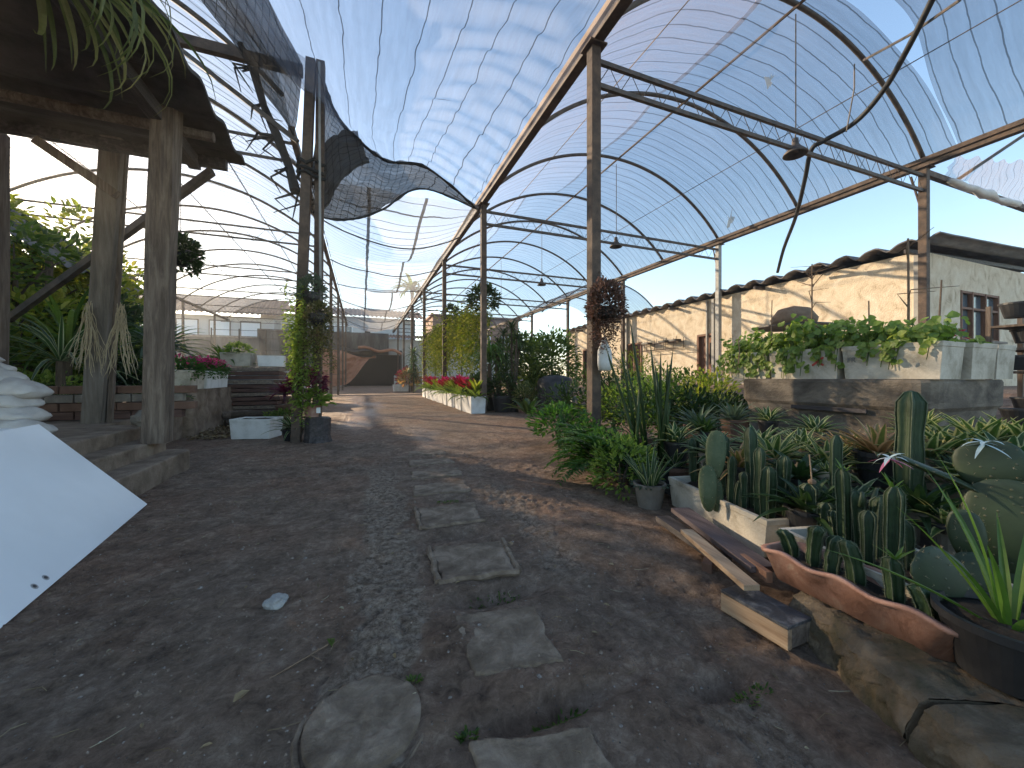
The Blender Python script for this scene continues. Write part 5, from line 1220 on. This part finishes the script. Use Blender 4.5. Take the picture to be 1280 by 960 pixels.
for q in range(6): mb=MB(); mb.box((-6.5+2.6*q,-.02,5.9),(1.8,.1,1.7)); wn=mb.build('window',steel,t); mb=MB(); mb.box((-6.5+2.6*q,-.06,5.9),(1.6,.06,1.5)); mb.build('pane',whitep,wn)
mb=MB(); mb.grid(lambda u,v:(-9.5+19*u,-1.2+5*v,7.3+2.4*v+.06*math.sin(u*260)),400,4); mb.build('roof',tile,t)
t=thing('boundary_wall','long stained wall under the brown roofed house at left','wall',(-15,43.5,0)); mb=MB(); mb.box((0,0,2.3),(14,.3,5)); mb.build('wall_panel',conc_d,t)
mb=MB(); mb.box((0,0,4.9),(14.2,.45,.2)); mb.build('coping',conc,t)
t=thing('white_shed','white walled shed at the far right end of the aisle','shed',(6.2,FY+.5,g)); mb=MB(); mb.box((0,1.5,2.4),(7.2,3,4.8)); mb.build('wall',whitewall,t)
mb=MB()
for i in range(18): mb.box((-3.4+.4*i,-.03,2.2),(.05,.06,4.2))
mb.build('cladding_ribs',whitewall,t)
mb=MB(); mb.grid(lambda u,v:(-4.2+8.4*u,-.6+4.6*v,4.9+.8*v+.05*math.sin(u*160)),240,3); mb.build('roof',tile,t)
t=thing('brick_house','brown tall house with flat roof beyond the right tunnel','house',(14.5,50,0)); mb=MB(); mb.box((0,3,4.5),(12,6,9)); mb.build('wall',brickm,t)
for q in range(4): mb=MB(); mb.box((-4+2.6*q,-.03,6),(1.3,.1,1.5)); wn=mb.build('window',whitep,t); mb=MB(); mb.box((-4+2.6*q,-.07,6),(1.1,.06,1.3)); mb.build('pane',glass,wn)
mb=MB(); mb.box((0,2.8,9.1),(12.6,6.8,.25)); mb.build('roof',tile,t)
t=thing('white_fence','tall white panel fence at the far right behind the shrubs','fence',(9.5,33,.3))
for i in range(6): mb=MB(); mb.box((-2.5+1.02*i,0,1.5),(1.0,.06,3.0)); mb.build('panel',whitewall,t)
# distant palm
t=thing('palm_tree','distant feathery palm rising above the hanging vines','tree',(5.2,45,0)); mb=MB(); mb.tube([(0,0,0),(.2,0,7),(.1,0,11)],[.25,.2,.16],8); mb.build('trunk',bark,t); mb=MB()
for q in range(26): mb.blade((.1,0,11),q*.7,U(-.1,1.2),U(2.2,3.2),.5,1.6,7,.3)
mb.build('crown',L_mid,t)
# extra tunnel behind the house
for k in range(3):
    y=24.5+2.9*k; mb=MB(); mb.tube([(arc(13.2,22,ZE,2.1,i/30)[0]-17.6,0,arc(13.2,22,ZE,2.1,i/30)[1]) for i in range(31)],.05,6); o=mb.build('tunnel_arch',steel); o.location=(17.6,y,0); tag(o,f'{ORD[k]} hoop of the tunnel showing above the far end of the house roof','arch','hoops behind the house')
tunnel_net('shade_net','blue grey net tunnel end showing above the far end of the house roof',13.2,22,24.3,33,net_r,0,1,rise=2.1,ze=ZE,sd=12)
# ------------------------------------------------------------------ porch at left
t=thing('porch','open porch with rough timber posts under a dark corrugated roof','porch',(-2.0,5.2,.3))
PX,PY,PZ=-2.0,5.2,.3
def post(label_,a,b,w0,w1,mat,name='post',gnarl=.02,sq=True):
    mb=MB(); a,b=Vector(a),Vector(b); k=22; n=16; vs=[];s0=U(0,50)
    for i in range(k+1):
        q=i/k; c=a.lerp(b,q); w=(w0*(1-q)+w1*q)/2
        for j in range(n):
            an=6.2832*j/n; cs,sn=math.cos(an),math.sin(an); m=max(abs(cs),abs(sn)) if sq else 1; rr_=w/(m**.8)*(1+gnarl*6*noise.noise((cs*2+s0,sn*2,q*2.2))+gnarl*3*noise.noise((cs*7+s0,sn*7,q*3)))
            vs.append(c+Vector((cs*rr_,sn*rr_,0)))
    fs=[(i*n+j,i*n+(j+1)%n,(i+1)*n+(j+1)%n,(i+1)*n+j) for i in range(k) for j in range(n)]+[tuple(range(n))[::-1],tuple(k*n+j for j in range(n))]
    mb.add(vs,fs); return mb.build(name,mat,t,smooth=False)
P0=Vector((PX,PY,PZ)); post('',W(196,553,4.15)-P0,W(209,120,4.1)-P0,.215,.205,wood,gnarl=.028)
post('',W(119,533,4.85)-P0,W(144,176,4.75)-P0,.20,.215,pm('grey_timber',[(.10,.083,.068),(.165,.138,.115),(.23,.195,.165)],3,.85,.4,20,stretch=(6,6,.5)),gnarl=.006)
mb=MB(); mb.beam(W(137,533,4.9)-P0,W(157,190,4.8)-P0,.045,.06); mb.build('post_batten',wood,t,bev=.004)
post('',(-1.95,1.0,.17),(-1.93,1.0,3.55),.24,.24,wood,gnarl=.01)
def proof(u,v):
    x=.52-6*u; y=1.0-5.6*v
    return Vector((x,y,3.62+.05*math.sin(y*9.2)+.03*u*6*.9+.015*noise.noise((x*2,y*2,0))))
mb=MB(); n1,n2=20,70; mb.grid(proof,n1,n2); mb.grid(lambda u,v:proof(u,v)+Vector((0,0,.04)),n1,n2); o2=(n1+1)*(n2+1)
for j in range(n2):
    for i in (0,n1):
        a=j*(n1+1)+i; b=a+n1+1; mb.f.append((a,b,b+o2,a+o2))
for i in range(n1):
    for j in (0,n2):
        a=j*(n1+1)+i; mb.f.append((a,a+1,a+1+o2,a+o2))
mb.build('roof',pm('porch_fibre_cement',[(.045,.04,.038),(.085,.075,.07),(.12,.108,.10)],3,.9,.3,25),t)
mb=MB(); mb.tube([(.42,.15,3.5),(-5.2,.1,3.58)],.055,8); mb.build('front_rafter',wood,t)
mb=MB(); mb.beam((.35,.85,3.53),(-5.2,.85,3.58),.1,.12); mb.build('rear_rafter',wood_d,t)
mb=MB(); mb.beam((-.0,.9,3.5),(.0,-4.4,3.5),.12,.14); mb.build('eave_beam',wood_d,t)
a=W(12,398,5.6)-Vector((PX,PY,PZ)); b=W(265,214,5.0)-Vector((PX,PY,PZ)); mb=MB(); mb.beam(a,b,.07,.09); mb.build('diagonal_brace',steel,t)
mb=MB(); mb.beam((-1.45,.85,3.45),(-.75,.85,2.95),.1,.1); mb.build('knee_brace',wood,t)
# steps
def roundpoly(x1,y0,y1,x0=-6.0,r=.22):
    pts=[(x0,y0)]
    for q in range(7): a=R(-90+15*q); pts.append((x1-r+r*math.cos(a),y0+r+r*math.sin(a)))
    for q in range(7): a=R(15*q); pts.append((x1-r+r*math.cos(a),y1-r+r*math.sin(a)))
    pts.append((x0,y1)); return pts
t=thing('porch_steps','worn concrete steps with rounded ends leading up to the porch','steps',(-3,5,0))
for x1,y1,z0,z1 in ((-1.86,5.66,-.05,.215),(-2.10,5.74,.2,.355),(-2.34,5.9,.34,.49)):
    poly=roundpoly(x1,2.2,y1); P=[]
    for i in range(len(poly)):
        a=Vector((*poly[i],0)); b=Vector((*poly[(i+1)%len(poly)],0)); k=max(1,int((b-a).length/.12)) if i<len(poly)-1 else 1
        for s_ in range(k):
            p=a.lerp(b,s_/k); n=noise.noise((p.x*5,p.y*5,z1*9)); P.append((p.x+3+.02*n,p.y-5+.015*n))
    mb=MB(); mb.prism(P,z0,z1); mb.build('step',earthc,t,bev=.022,seg=3)
# landing slab further left/back
mb=MB(); mb.box((-5.9,7.3,.24),(6.0,2.9,.48)); o=mb.build('porch_floor',earthc,origin=(-5.9,7.3,0)); tag(o,'raised earth and concrete floor behind the porch posts','floor slab')
# low brick wall behind posts
t=thing('low_wall','low crumbling brick wall behind the porch posts','wall',(-3.6,6.9,.48)); 
for k in range(4):
    mb=MB()
    for i in range(9):
        mb.box((-1.25+.29*i+.14*(k%2),U(-.01,.01),.06+.115*k),(.275,.13,.105),Matrix.Rotation(U(-.04,.04),3,'Z'))
    mb.build('brick_course',[boardr,potbr,conc,potbr][k],t,bev=.008)
rock('broken_block','rough grey block leaning beside the second porch post',(-2.35,5.75,.49),.13,conc,.9)
# white boards
def board(label,A,B,C,thk,name='white_board'):
    A,B,C=Vector(A),Vector(B),Vector(C); D=B+(C-A); n=(B-A).cross(C-A).normalized()*thk; mb=MB()
    vs=[A,B,D,C,A+n,B+n,D+n,C+n]; mb.add(vs,[(0,3,2,1),(4,5,6,7),(0,1,5,4),(1,2,6,5),(2,3,7,6),(3,0,4,7)]); t=thing(name,label,'board',A); mb.v=[p-A for p in mb.v]; mb.build('panel',whitep,t,bev=.002); return t,A,n
A=Vector((-1.64,4.03,.012)); Bd=Vector((-1.262,1.3,.012)); Ct=Vector((-2.27,4.0,.70))
bt,A,n=board('large white laminated board leaning across the steps at the left edge',A,Bd,Ct,.018)
e1=(Bd-A).normalized(); e2=(Ct-A).normalized(); nn=n.normalized()
for px,py in ((57,722),(43,733)):
    # intersect view ray with the board
    d=(W(px,py,1)-Vector((0,0,HC))); s_=(A-Vector((0,0,HC))).dot(nn)/d.dot(nn); p=Vector((0,0,HC))+d*s_-A
    if p.dot(nn)<0: pass
    for r_,m_,hh,nm in ((.017,pm('stain_ring',[(.30,.29,.28),(.42,.41,.40)],20,.9,0),.0006,'stain'),(.009,metalk,.0014,'screw')):
        mb=MB(); mb.lathe([(r_,0),(r_,hh),(0,hh)],16); o=mb.build(nm,m_,bt); o.location=p-nn*.0003*(1 if nm=='stain' else 2); o.rotation_euler=(-nn).to_track_quat('Z','Y').to_euler()
board('second white board standing behind the large one at the left edge',W(37,535,2.98),W(37,535,2.98)+Vector((.03,-1.4,-.02)),W(37,535,2.98)+Vector((-.45,0,.015)),.018)
# sacks
def sack(label,loc,L_,Wd,H,rz,tilt=0):
    mb=MB(); nu,nv=44,26; vs=[];s0=U(0,99)
    for i in range(nu+1):
        q=i/nu*2-1
        for j in range(nv):
            a=6.2832*j/nv; k=(1-abs(q)**3.2)**.55 if abs(q)<1 else 0
            x=q*L_/2; y=Wd/2*math.cos(a)*(.55+.45*k); z=H/2*math.sin(a)*max(.07,k)
            n=noise.noise((x*6+s0,y*6,z*6)); n2=noise.noise((x*17+s0,y*17,z*17)); n3=noise.noise((x*9+s0,y*30,z*30)); z2=z*(1+.45*n)+.018*n+.013*n2+.010*n3; vs.append((x*(1+.05*n),y*(1+.14*n),z2+H/2-.05*(q*q)*tilt))
    fs=[(i*nv+j,i*nv+(j+1)%nv,(i+1)*nv+(j+1)%nv,(i+1)*nv+j) for i in range(nu) for j in range(nv)]+[tuple(range(nv))[::-1],tuple(nu*nv+j for j in range(nv))]
    mb.add(vs,fs); o=mb.build('white_sack',sackm,smooth=True); o.location=loc; o.rotation_euler=(0,0,rz); return tag(o,label,'sack','stacked white sacks')
for k,(px,z,d,lb) in enumerate(((25,.50,3.45,'bottom white sack of the pile, pressed flat behind the white board'),(18,.62,3.5,'second sack from the bottom of the pile, with a pointed end'),(12,.735,3.55,'middle sack of the pile tilted to the right'),(20,.84,3.6,'broad pale sack lying fourth from the bottom'),(-12,.955,3.6,'sack near the top of the pile cut by the picture edge'),(-22,1.06,3.65,'upper sack with a dirty end near the top of the pile'),(-38,1.16,3.7,'topmost sack of the pile at the left edge'))):
    p=W(px-22,472,d); sack(lb,(p.x,p.y,z),.66,.40,.19,R(-14+U(-16,16)),.6)
# hanging plant close to the camera (top left)
c=W(28,-40,2.15); t=thing('hanging_spider_plant','long leaved hanging plant dangling from the porch roof in the top left corner','hanging plant',c)
mb=MB(); mb.lathe([(.07,-.02),(.12,.12),(.13,.14),(.11,.14),(.06,.0)],18); mb.build('pot',potblk,t)
mb=MB()
for q in range(70):
    a=U(0,6.28); mb.blade((.08*math.cos(a),.08*math.sin(a),.13),a,U(-.3,.9),U(.55,1.15),U(.03,.046),U(2.2,3.1),10,.4)
mb.build('leaves',leafm('leaf_olive_blade',(.075,.095,.03),(.15,.165,.055),c3=(.24,.22,.09),trans=.4),t)
mb=MB(); mb.tube([(0,0,.13),(0,0,.9)],.004,4); mb.build('wire',steel,t)
# ball plant on second post
c=W(226,320,4.5); t=thing('hanging_basket','dark round hanging basket of small leaves beside the rough porch post','hanging basket',c)
mb=MB(); bush(mb,700,.19,.05,.24,c=(0,0,.0),asp=.7); bush(mb,300,.16,.05,.22,c=(.02,0,-.1),asp=.7); mb.build('leaves',L_purp if False else L_dark,t)
mb=MB(); mb.lathe([(.05,-.12),(.12,-.05),(.13,.06),(.1,.06)],14); mb.build('basket',potblk,t)
mb=MB(); mb.tube([(0,0,.05),(0,0,1.1)],.004,4); mb.build('wire',steel,t)
# straw roots on first porch post
for px0,ln,lb in ((110,.75,'pale dry roots hanging at the left of the grey porch post'),(151,.75,'pale dry roots hanging at the right of the grey porch post')):
    mb=MB()
    for q in range(34):
        p=W(px0+U(-5,5),390+U(-14,14),4.62+U(-.06,.06)); P=[p]; dx=U(-.25,.25)
        for k in range(7): p=p+Vector((dx*.10+U(-.018,.018),U(-.012,.012),-ln/7*U(.5,1.2))); P.append(p)
        mb.tube(P,[.004]*7+[.0015],4,False)
    single('dry_roots',lb,'roots',mb,rootm)
# trees/shrubs behind the porch
TR=[(-8.2,9.6,4.9,2.0,L_mid,'broad leafy tree farthest left behind the porch'),(-7.2,12.5,5.2,1.9,L_lime,'sunlit yellow green tree behind the grey porch post'),(-9.8,14.5,5.8,2.3,L_mid,'tall green tree deep behind the porch'),(-6.4,10.2,2.6,1.2,L_lime,'low bright shrub glowing behind the sacks'),(-5.6,11.6,2.6,1.1,L_dark,'dark shrub between the two porch posts'),(-9.6,6.8,5.4,2.2,L_dark,'dark tree beyond the left picture edge'),(-11.5,18,6.0,2.6,L_mid,'big tree far behind the left tunnel side'),(-10.5,22,5.5,2.2,L_dark,'dark tree beside the far left tunnel posts'),(-13.,11.,6.5,3.,L_mid,'largest background tree left of the porch'),(-12.5,4.,6.0,2.8,L_dark,'dense tree at left side, outside the porch'),(-13.5,26,6.0,2.8,L_mid,'last tree along the far left tunnel side')]
TR+=[(-6.0,10.0,3.7,1.4,L_mid,'rounded bright tree right behind the sacks and porch edge'),(-9.3,14.0,5.3,1.8,L_dark,'dark tree added to block low sun beside the tall green tree'),(-9.2,11.6,5.0,1.9,L_dark,'dark tree added to block low sun behind the sunlit yellow green tree'),(-8.6,16.2,4.6,1.7,L_mid,'small tree right of the tall green tree behind the porch'),(-9.4,19.3,4.8,1.9,L_dark,'dark rounded tree by the middle of the left tunnel'),(-10.6,8.6,5.2,2.0,L_mid,'bushy tree behind the farthest left tree'),(-6.6,8.2,2.4,1.1,L_mid,'low green tree right behind the white sacks'),(-7.0,14.6,3.4,1.3,L_lime,'slender light green tree under the left tunnel')]  # added trees: thicken the foliage and block low sun from the near ground
for x,y,H,rd,mt,lb in TR: tree(lb,(x,y,0),H,rd,3000,mt,.18,crown0=.12,trunk=.1,nclump=24)
mb=MB(); bush(mb,700,.7,.09,.35,c=(0,0,.3)); t=thing('garden_shrub','low rounded green cushion shrub behind the sacks','shrub',(-4.9,8.5,.48)); mb.build('foliage',L_vine,t)
mb=MB(); bush(mb,300,.5,.2,.7,c=(0,0,.6)); t=thing('garden_shrub','red flowering shrub high at the left edge','shrub',(-6.6,9.6,2.6)); mb.build('foliage',L_red,t); mb=MB(); mb.tube([(0,0,-2.6),(0,0,.6)],.05,6); mb.build('stem',bark,t)
# palms and sword leaves behind
for (x,y,z,L_,n,mt,lb) in ((-4.3,8.0,.9,1.5,34,L_strip,'arching sword leaved plant between the porch posts'),(-3.7,9.6,1.2,1.1,60,L_mid,'large dracaena with arching leaves above the flower boxes'),(-3.55,8.9,1.25,.8,40,L_blue,'silvery agave with pale curved leaves by the rough porch post'),(-4.9,9.3,1.2,1.8,30,L_mid,'tall feathery palm behind the grey porch post'),(-3.1,11.2,1.0,.9,46,L_mid,'second dracaena behind the flower boxes near the wire fence')):
    t=thing('sword_plant',lb,'plant',(x,y,.4)); mb=MB(); rosette(mb,n,L_,.085 if mt is not L_strip else .06,1.45,-.1,1.2,(0,0,z)); mb.build('leaves',mt,t); mb=MB(); mb.tube([(0,0,-.4),(0,0,z)],[.07,.05],8); mb.build('stem',bark,t)
for k in range(5):
    c=(-4.6+.45*k,7.6+.15*(k%2),.48); t=thing('clay_pot_row',f'{ORD[k]} dim clay pot from the left in the row behind the low brick wall','pot',c,0,'pots behind the low wall'); pot_parts(t,.17,.3,potbr); mb=MB(); rosette(mb,18,.4,.05,1.4,.1,.8,(0,0,.26)); mb.build('leaves',[L_mid,L_var,L_dark,L_strip,L_mid][k],t)
# back shed at the left edge
t=thing('garden_shed','dim sloping shed roof on thin posts behind the trees at the left edge','shed',(-7.5,13,0))
mb=MB(); mb.grid(lambda u,v:(-1.9+3.4*u,-2+4.5*v,6.0-2.5*u+.05*math.sin(v*60)),8,80); mb.build('roof',fibre,t)
for x,z in ((-1.6,5.7),(1.3,3.6)):
    for y in (-1.8,2.3): mb=MB(); mb.tube([(x,y,0),(x,y,z)],.06,8); mb.build('post',wood,t)
# ------------------------------------------------------------------ left retaining wall with flower boxes
t=thing('retaining_wall','low stained concrete retaining wall carrying the flower boxes','wall',(-3.1,9.4,0))
def rw(u,v):  # front strip incl. near end: path around
    path=[(-.55,-1.05),(.28,-1.05),(.32,.0),(.30,1.6)]; k=u*3; i=min(int(k),2); q=k-i; x=path[i][0]*(1-q)+path[i+1][0]*q; y=path[i][1]*(1-q)+path[i+1][1]*q
    n=noise.noise((x*3,y*3,v*3))*.05+noise.noise((x*9,y*9,v*9))*.015
    return (x+n*(1 if u>.33 else 0)+.05*(1-v),y-n*(1 if u<=.33 else 0)-.04*(1-v),-.05+.89*v)
mb=MB(); mb.grid(rw,48,16); mb.add([(-.6,-1.04,.83),(.30,-1.04,.83),(.33,0,.83),(.31,1.6,.83),(-.6,1.6,.83)],[(0,1,2,3,4)]); mb.build('wall_body',earthc,t,smooth=True)
GF='foam flower boxes on the left wall'
for k,(x,y,lb) in enumerate(((-3.0,8.62,'dirty foam flower box at the near end of the left retaining wall'),(-2.98,9.30,'cleaner white foam flower box second along the left retaining wall'),(-3.0,9.98,'white foam flower box farthest along the left retaining wall'))):
    foam_box(lb,(x,y,.84),R(90),.66,.44,.34,'flower_box',foam if k==0 else foamc,GF)
    t=thing('flower_plant',['green leafy plant with few pink flowers in the dirty foam flower box','dense plant with magenta flowers in the second foam flower box','plant with magenta flowers in the farthest foam flower box'][k],'flowers',(x,y,1.14),0,'flowers of the left wall'); mb=MB(); bush(mb,420,.3,.07,.16,c=(0,0,.08)); vine_strands(mb,14,lambda i:((.20+U(0,.08),U(-.3,.3),.06),U(.05,.2)),.06,40); mb.build('leaves',L_fern,t)
    mb=MB(); bush(mb,[40,150,150][k],.29,.055,.14,c=(0,0,.17),asp=.8); mb.build('blossoms',L_mag,t)
mb=MB(); bush(mb,160,.18,.06,.2,c=(0,0,.1)); t=thing('wall_weed','pale weed clump growing at the foot of the near wall corner','weed',(-2.95,8.25,.55)); mb.build('leaves',L_blue,t)
# foam planter on the ground + plants near the stump
foam_box('white foam planter filled with dark soil on the ground beside the path',(-1.72,7.95,0),R(-16),.66,.46,.34,'foam_planter',foamc,soilz=.93)
c=G(366,551); t=thing('potted_bromeliad','light green spiky bromeliad in a black pot right of the ground planter','bromeliad',(c.x,c.y,0)); pot_parts(t,.17,.2,potblk); mb=MB(); rosette(mb,34,.48,.06,1.4,.1,.9,(0,0,.18)); mb.build('leaves',L_strip,t)
c=G(397,552); t=thing('tree_stump','dark square cut stump carrying a red flower pot','stump',(c.x,c.y,0)); mb=MB(); mb.lathe([(.22,-.02),(.2,.1),(.19,.38),(.17,.4),(0,.41)],12); mb.v=[Vector((p.x*(1+.15*noise.noise(p*4)),p.y*(1+.15*noise.noise(p*5)),p.z)) for p in mb.v]; mb.build('trunk_section',wood_d,t)
sx,sy=c.x,c.y
t=thing('red_pot_plant','red plastic pot with a bright green leafy plant on the dark stump','potted plant',(sx-.08,sy,.41)); pot_parts(t,.13,.19,terra); mb=MB(); bush(mb,130,.24,.11,.14,c=(0,0,.26),asp=.8); mb.build('leaves',L_vine,t)
mb=MB(); mb.box((.10,-.09,.11),(.06,.01,.09)); mb.build('white_tag',whitep,t)
t=thing('purple_plant','dense purple leaved plant behind the red pot by the column','plant',(sx-.16,sy+.12,0)); mb=MB(); bush(mb,520,.30,.08,.28,c=(0,0,.92)); mb.build('leaves',L_purp,t); mb=MB(); mb.tube([(0,0,0),(.02,0,.8)],.03,6); mb.build('stem',bark,t)
mb=MB(); bush(mb,500,.5,.07,.22,c=(0,0,.2)); t=thing('ground_shrub','low green groundcover clump behind the white ground planter','shrub',(-1.35,8.9,0)); mb.build('foliage',L_mid,t)
t=thing('red_bromeliad','wine red bromeliad beside the stacked boards','bromeliad',(-1.55,9.6,.2)); pot_parts(t,.2,.25,potbr); mb=MB(); rosette(mb,44,.55,.085,1.45,-.1,.9,(0,0,.5)); mb.build('leaves',L_red if False else L_purp,t)
t=thing('red_bromeliad','bright red bromeliad against the foot of the twin column','bromeliad',(-1.25,9.0,.35)); pot_parts(t,.2,.3,potbr); mb=MB(); rosette(mb,40,.42,.075,1.45,-.1,.9,(0,0,.55)); mb.build('leaves',leafm('leaf_wine',(.11,.012,.018),(.2,.02,.03),trans=.3),t)
# vines climbing the twin column
t=thing('column_vine','yellow green vine trailing down the twin column','climbing plant',(cx-.05,cy-.25,0)); mb=MB()
vine_strands(mb,46,lambda i:((U(-.25,.1),U(-.08,.08),2.3+U(-.5,.3)),U(.8,1.6)),.06,30,.06); mb.build('leaves',L_vine,t); mb=MB(); mb.tube([(0,0,2.3),(-.02,0,.6)],.012,5); mb.build('stem',bark,t)
t=thing('hanging_basket','bushy hanging basket tied to the right side of the twin column','hanging basket',(cx+.16,cy-.35,1.95)); mb=MB(); bush(mb,420,.2,.05,.2,c=(0,0,.1)); vine_strands(mb,50,lambda i:((U(-.18,.18),U(-.15,.15),.1),U(.3,.95)),.045,34); mb.build('leaves',L_lime if False else leafm('leaf_olive',(.06,.075,.02),(.13,.12,.04),c3=(.2,.17,.07)),t)
mb=MB(); mb.lathe([(.05,-.1),(.14,0),(.15,.1),(.1,.1)],14); mb.build('basket',potblk,t); mb=MB(); mb.tube([(0,0,.1),(0,.2,.7)],.005,4); mb.build('wire',steel,t)
t=thing('hanging_basket','blue green hanging clump high on the twin column','hanging basket',(cx+.05,cy-.25,2.3)); mb=MB(); bush(mb,380,.22,.06,.26,c=(0,0,.1)); mb.build('leaves',L_blue,t); mb=MB(); mb.lathe([(.05,-.1),(.12,0),(.13,.1),(.1,.1)],14); mb.build('basket',potblk,t)
# stacked boards with two foam boxes
t=thing('board_stack','tall stack of rough red brown boards behind the ground planter','timber stack',(-2.6,11.0,0),R(-6))
for k in range(13):
    mb=MB(); z=.05+.1*k
    for j in range(2): mb.box((U(-.08,.08),-.22+.44*j+U(-.02,.02),z),(1.75-.02*k+U(-.12,.12),.4,.08),Matrix.Rotation(U(-.02,.02),3,'Y'))
    mb.build('board_layer',boardr if k%3 else wood_h,t,bev=.006)
foam_box('dirty foam box with seedlings on the left of the board stack',(-2.75,10.95,1.32),R(-4),.62,.42,.32,'foam_box',foam)
foam_box('clean white foam box on the right end of the board stack',(-2.05,10.9,1.32),R(3),.56,.4,.26,'foam_box',foamc)
mb=MB(); bush(mb,160,.28,.09,.14,c=(0,0,.1)); t=thing('seedlings','sparse green seedlings in the dirty foam box on the boards','plant',(-2.75,10.95,1.6)); mb.build('leaves',L_vine,t)
t=thing('log_pile','low pile of short split logs before the board stack','log pile',(-2.2,9.9,0))
for k in range(12):
    mb=MB(); x,z=-.55+.16*(k%6)+.08*(k//6),.09+.15*(k//6); mb.tube([(x-.4,U(-.2,.0),z),(x,U(-.05,.1),z+.01),(x+.4,U(.0,.2),z+U(-.02,.03))],[.075,.085,.07],8); mb.build('log',bark if k%2 else wood,t)
# wire fence behind left bay
t=thing('wire_fence','thin wire fence with steel posts along the back of the left tunnel','fence',(-9,30,.05))
for i in range(6): mb=MB(); mb.tube([(1.5*i,0,0),(1.5*i,0,4.2)],.04,6); mb.build('fence_post',steel,t)
mb=MB()
for z in (1.2,2.0,2.8,3.6,4.1): mb.tube([(0,0,z),(7.5,0,z+U(-.05,.05))],.015,4)
mb.build('wires',steel,t)
t=thing('parked_car','silver car mostly hidden behind the board stack','car',(-3.6,17.5,0),R(8))
mb=MB(); P=[(-2,.35),(-1.95,.75),(-1.2,.9),(-.6,1.38),(.7,1.42),(1.3,.98),(2,.85),(2.05,.4)]
mb.grid(lambda u,v:(P[min(int(u*7),6)][0]*(1-(u*7-min(int(u*7),6)))+P[min(int(u*7),6)+1][0]*(u*7-min(int(u*7),6)),(v-.5)*1.65,P[min(int(u*7),6)][1]*(1-(u*7-min(int(u*7),6)))+P[min(int(u*7),6)+1][1]*(u*7-min(int(u*7),6))),28,6)
for s_ in (-.825,.825): mb.add([(x,s_,z) for x,z in P],[tuple(range(8))])
mb.build('body',pm('silver_paint',[(.3,.31,.32),(.38,.39,.4)],2,.3,0,metal=.6),t,smooth=False)
for s_ in (-.83,.83): mb=MB(); mb.add([(-1.0,s_,.95),(-.55,s_,1.3),(.62,s_,1.33),(1.1,s_,1.0)],[(0,1,2,3)]); mb.build('side_window',glass,t)
for x in (-1.3,1.3):
    for s_ in (-.75,.75): mb=MB(); mb.tube([(x,s_-.1,.32),(x,s_+.1,.32)],.32,18); mb.build('wheel',rubber,t)
# ------------------------------------------------------------------ light, sky, camera
SEL,SAZ=R(17),R(-34)
w=bpy.data.worlds.new('World'); S.world=w; w.use_nodes=True; nt=w.node_tree
sk=nt.nodes.new('ShaderNodeTexSky'); sk.sky_type='NISHITA'; sk.sun_disc=False; sk.sun_elevation=SEL; sk.sun_rotation=SAZ; sk.air_density=1.1; sk.dust_density=.6; sk.ozone_density=1.4
nt.links.new(sk.outputs[0],nt.nodes['Background'].inputs[0]); nt.nodes['Background'].inputs[1].default_value=.13
sl=bpy.data.lights.new('sun','SUN'); sl.energy=4.6; sl.angle=R(.5); sl.color=(1,.80,.56)
so=bpy.data.objects.new('sun',sl); COL.objects.link(so)
sd_=Vector((math.sin(SAZ)*math.cos(SEL),math.cos(SAZ)*math.cos(SEL),math.sin(SEL))); so.rotation_euler=(-sd_).to_track_quat('-Z','Y').to_euler(); so.location=sd_*60
hz=bpy.data.materials.new('thin_haze'); hz.use_nodes=True; hn=hz.node_tree; hn.nodes.remove(hn.nodes['Principled BSDF'])
pv=hn.nodes.new('ShaderNodeVolumePrincipled'); pv.inputs['Color'].default_value=(.9,.9,.9,1); pv.inputs['Density'].default_value=.0016; pv.inputs['Anisotropy'].default_value=.72; hn.links.new(pv.outputs[0],hn.nodes['Material Output'].inputs['Volume'])
mb=MB(); mb.box((0,140,6.25),(620,540,15.5)); ho=mb.build('haze',hz); ho['kind']='stuff'
cam=bpy.data.cameras.new('camera'); cam.sensor_width=36; cam.lens=F/1280*36; cam.shift_y=-8/1280; cam.clip_start=.05; cam.clip_end=1200
co=bpy.data.objects.new('camera',cam); COL.objects.link(co); co.location=(0,0,HC); co.rotation_euler=(R(90),0,-T); S.camera=co
S.view_settings.view_transform='Standard'; S.view_settings.look='None'; S.view_settings.gamma=1; S.view_settings.exposure=1.6
S.cycles.max_bounces=8; S.cycles.transparent_max_bounces=24; S.cycles.diffuse_bounces=4; S.cycles.use_denoising=True
S.cycles.caustics_reflective=False; S.cycles.caustics_refractive=False; S.cycles.sample_clamp_indirect=6
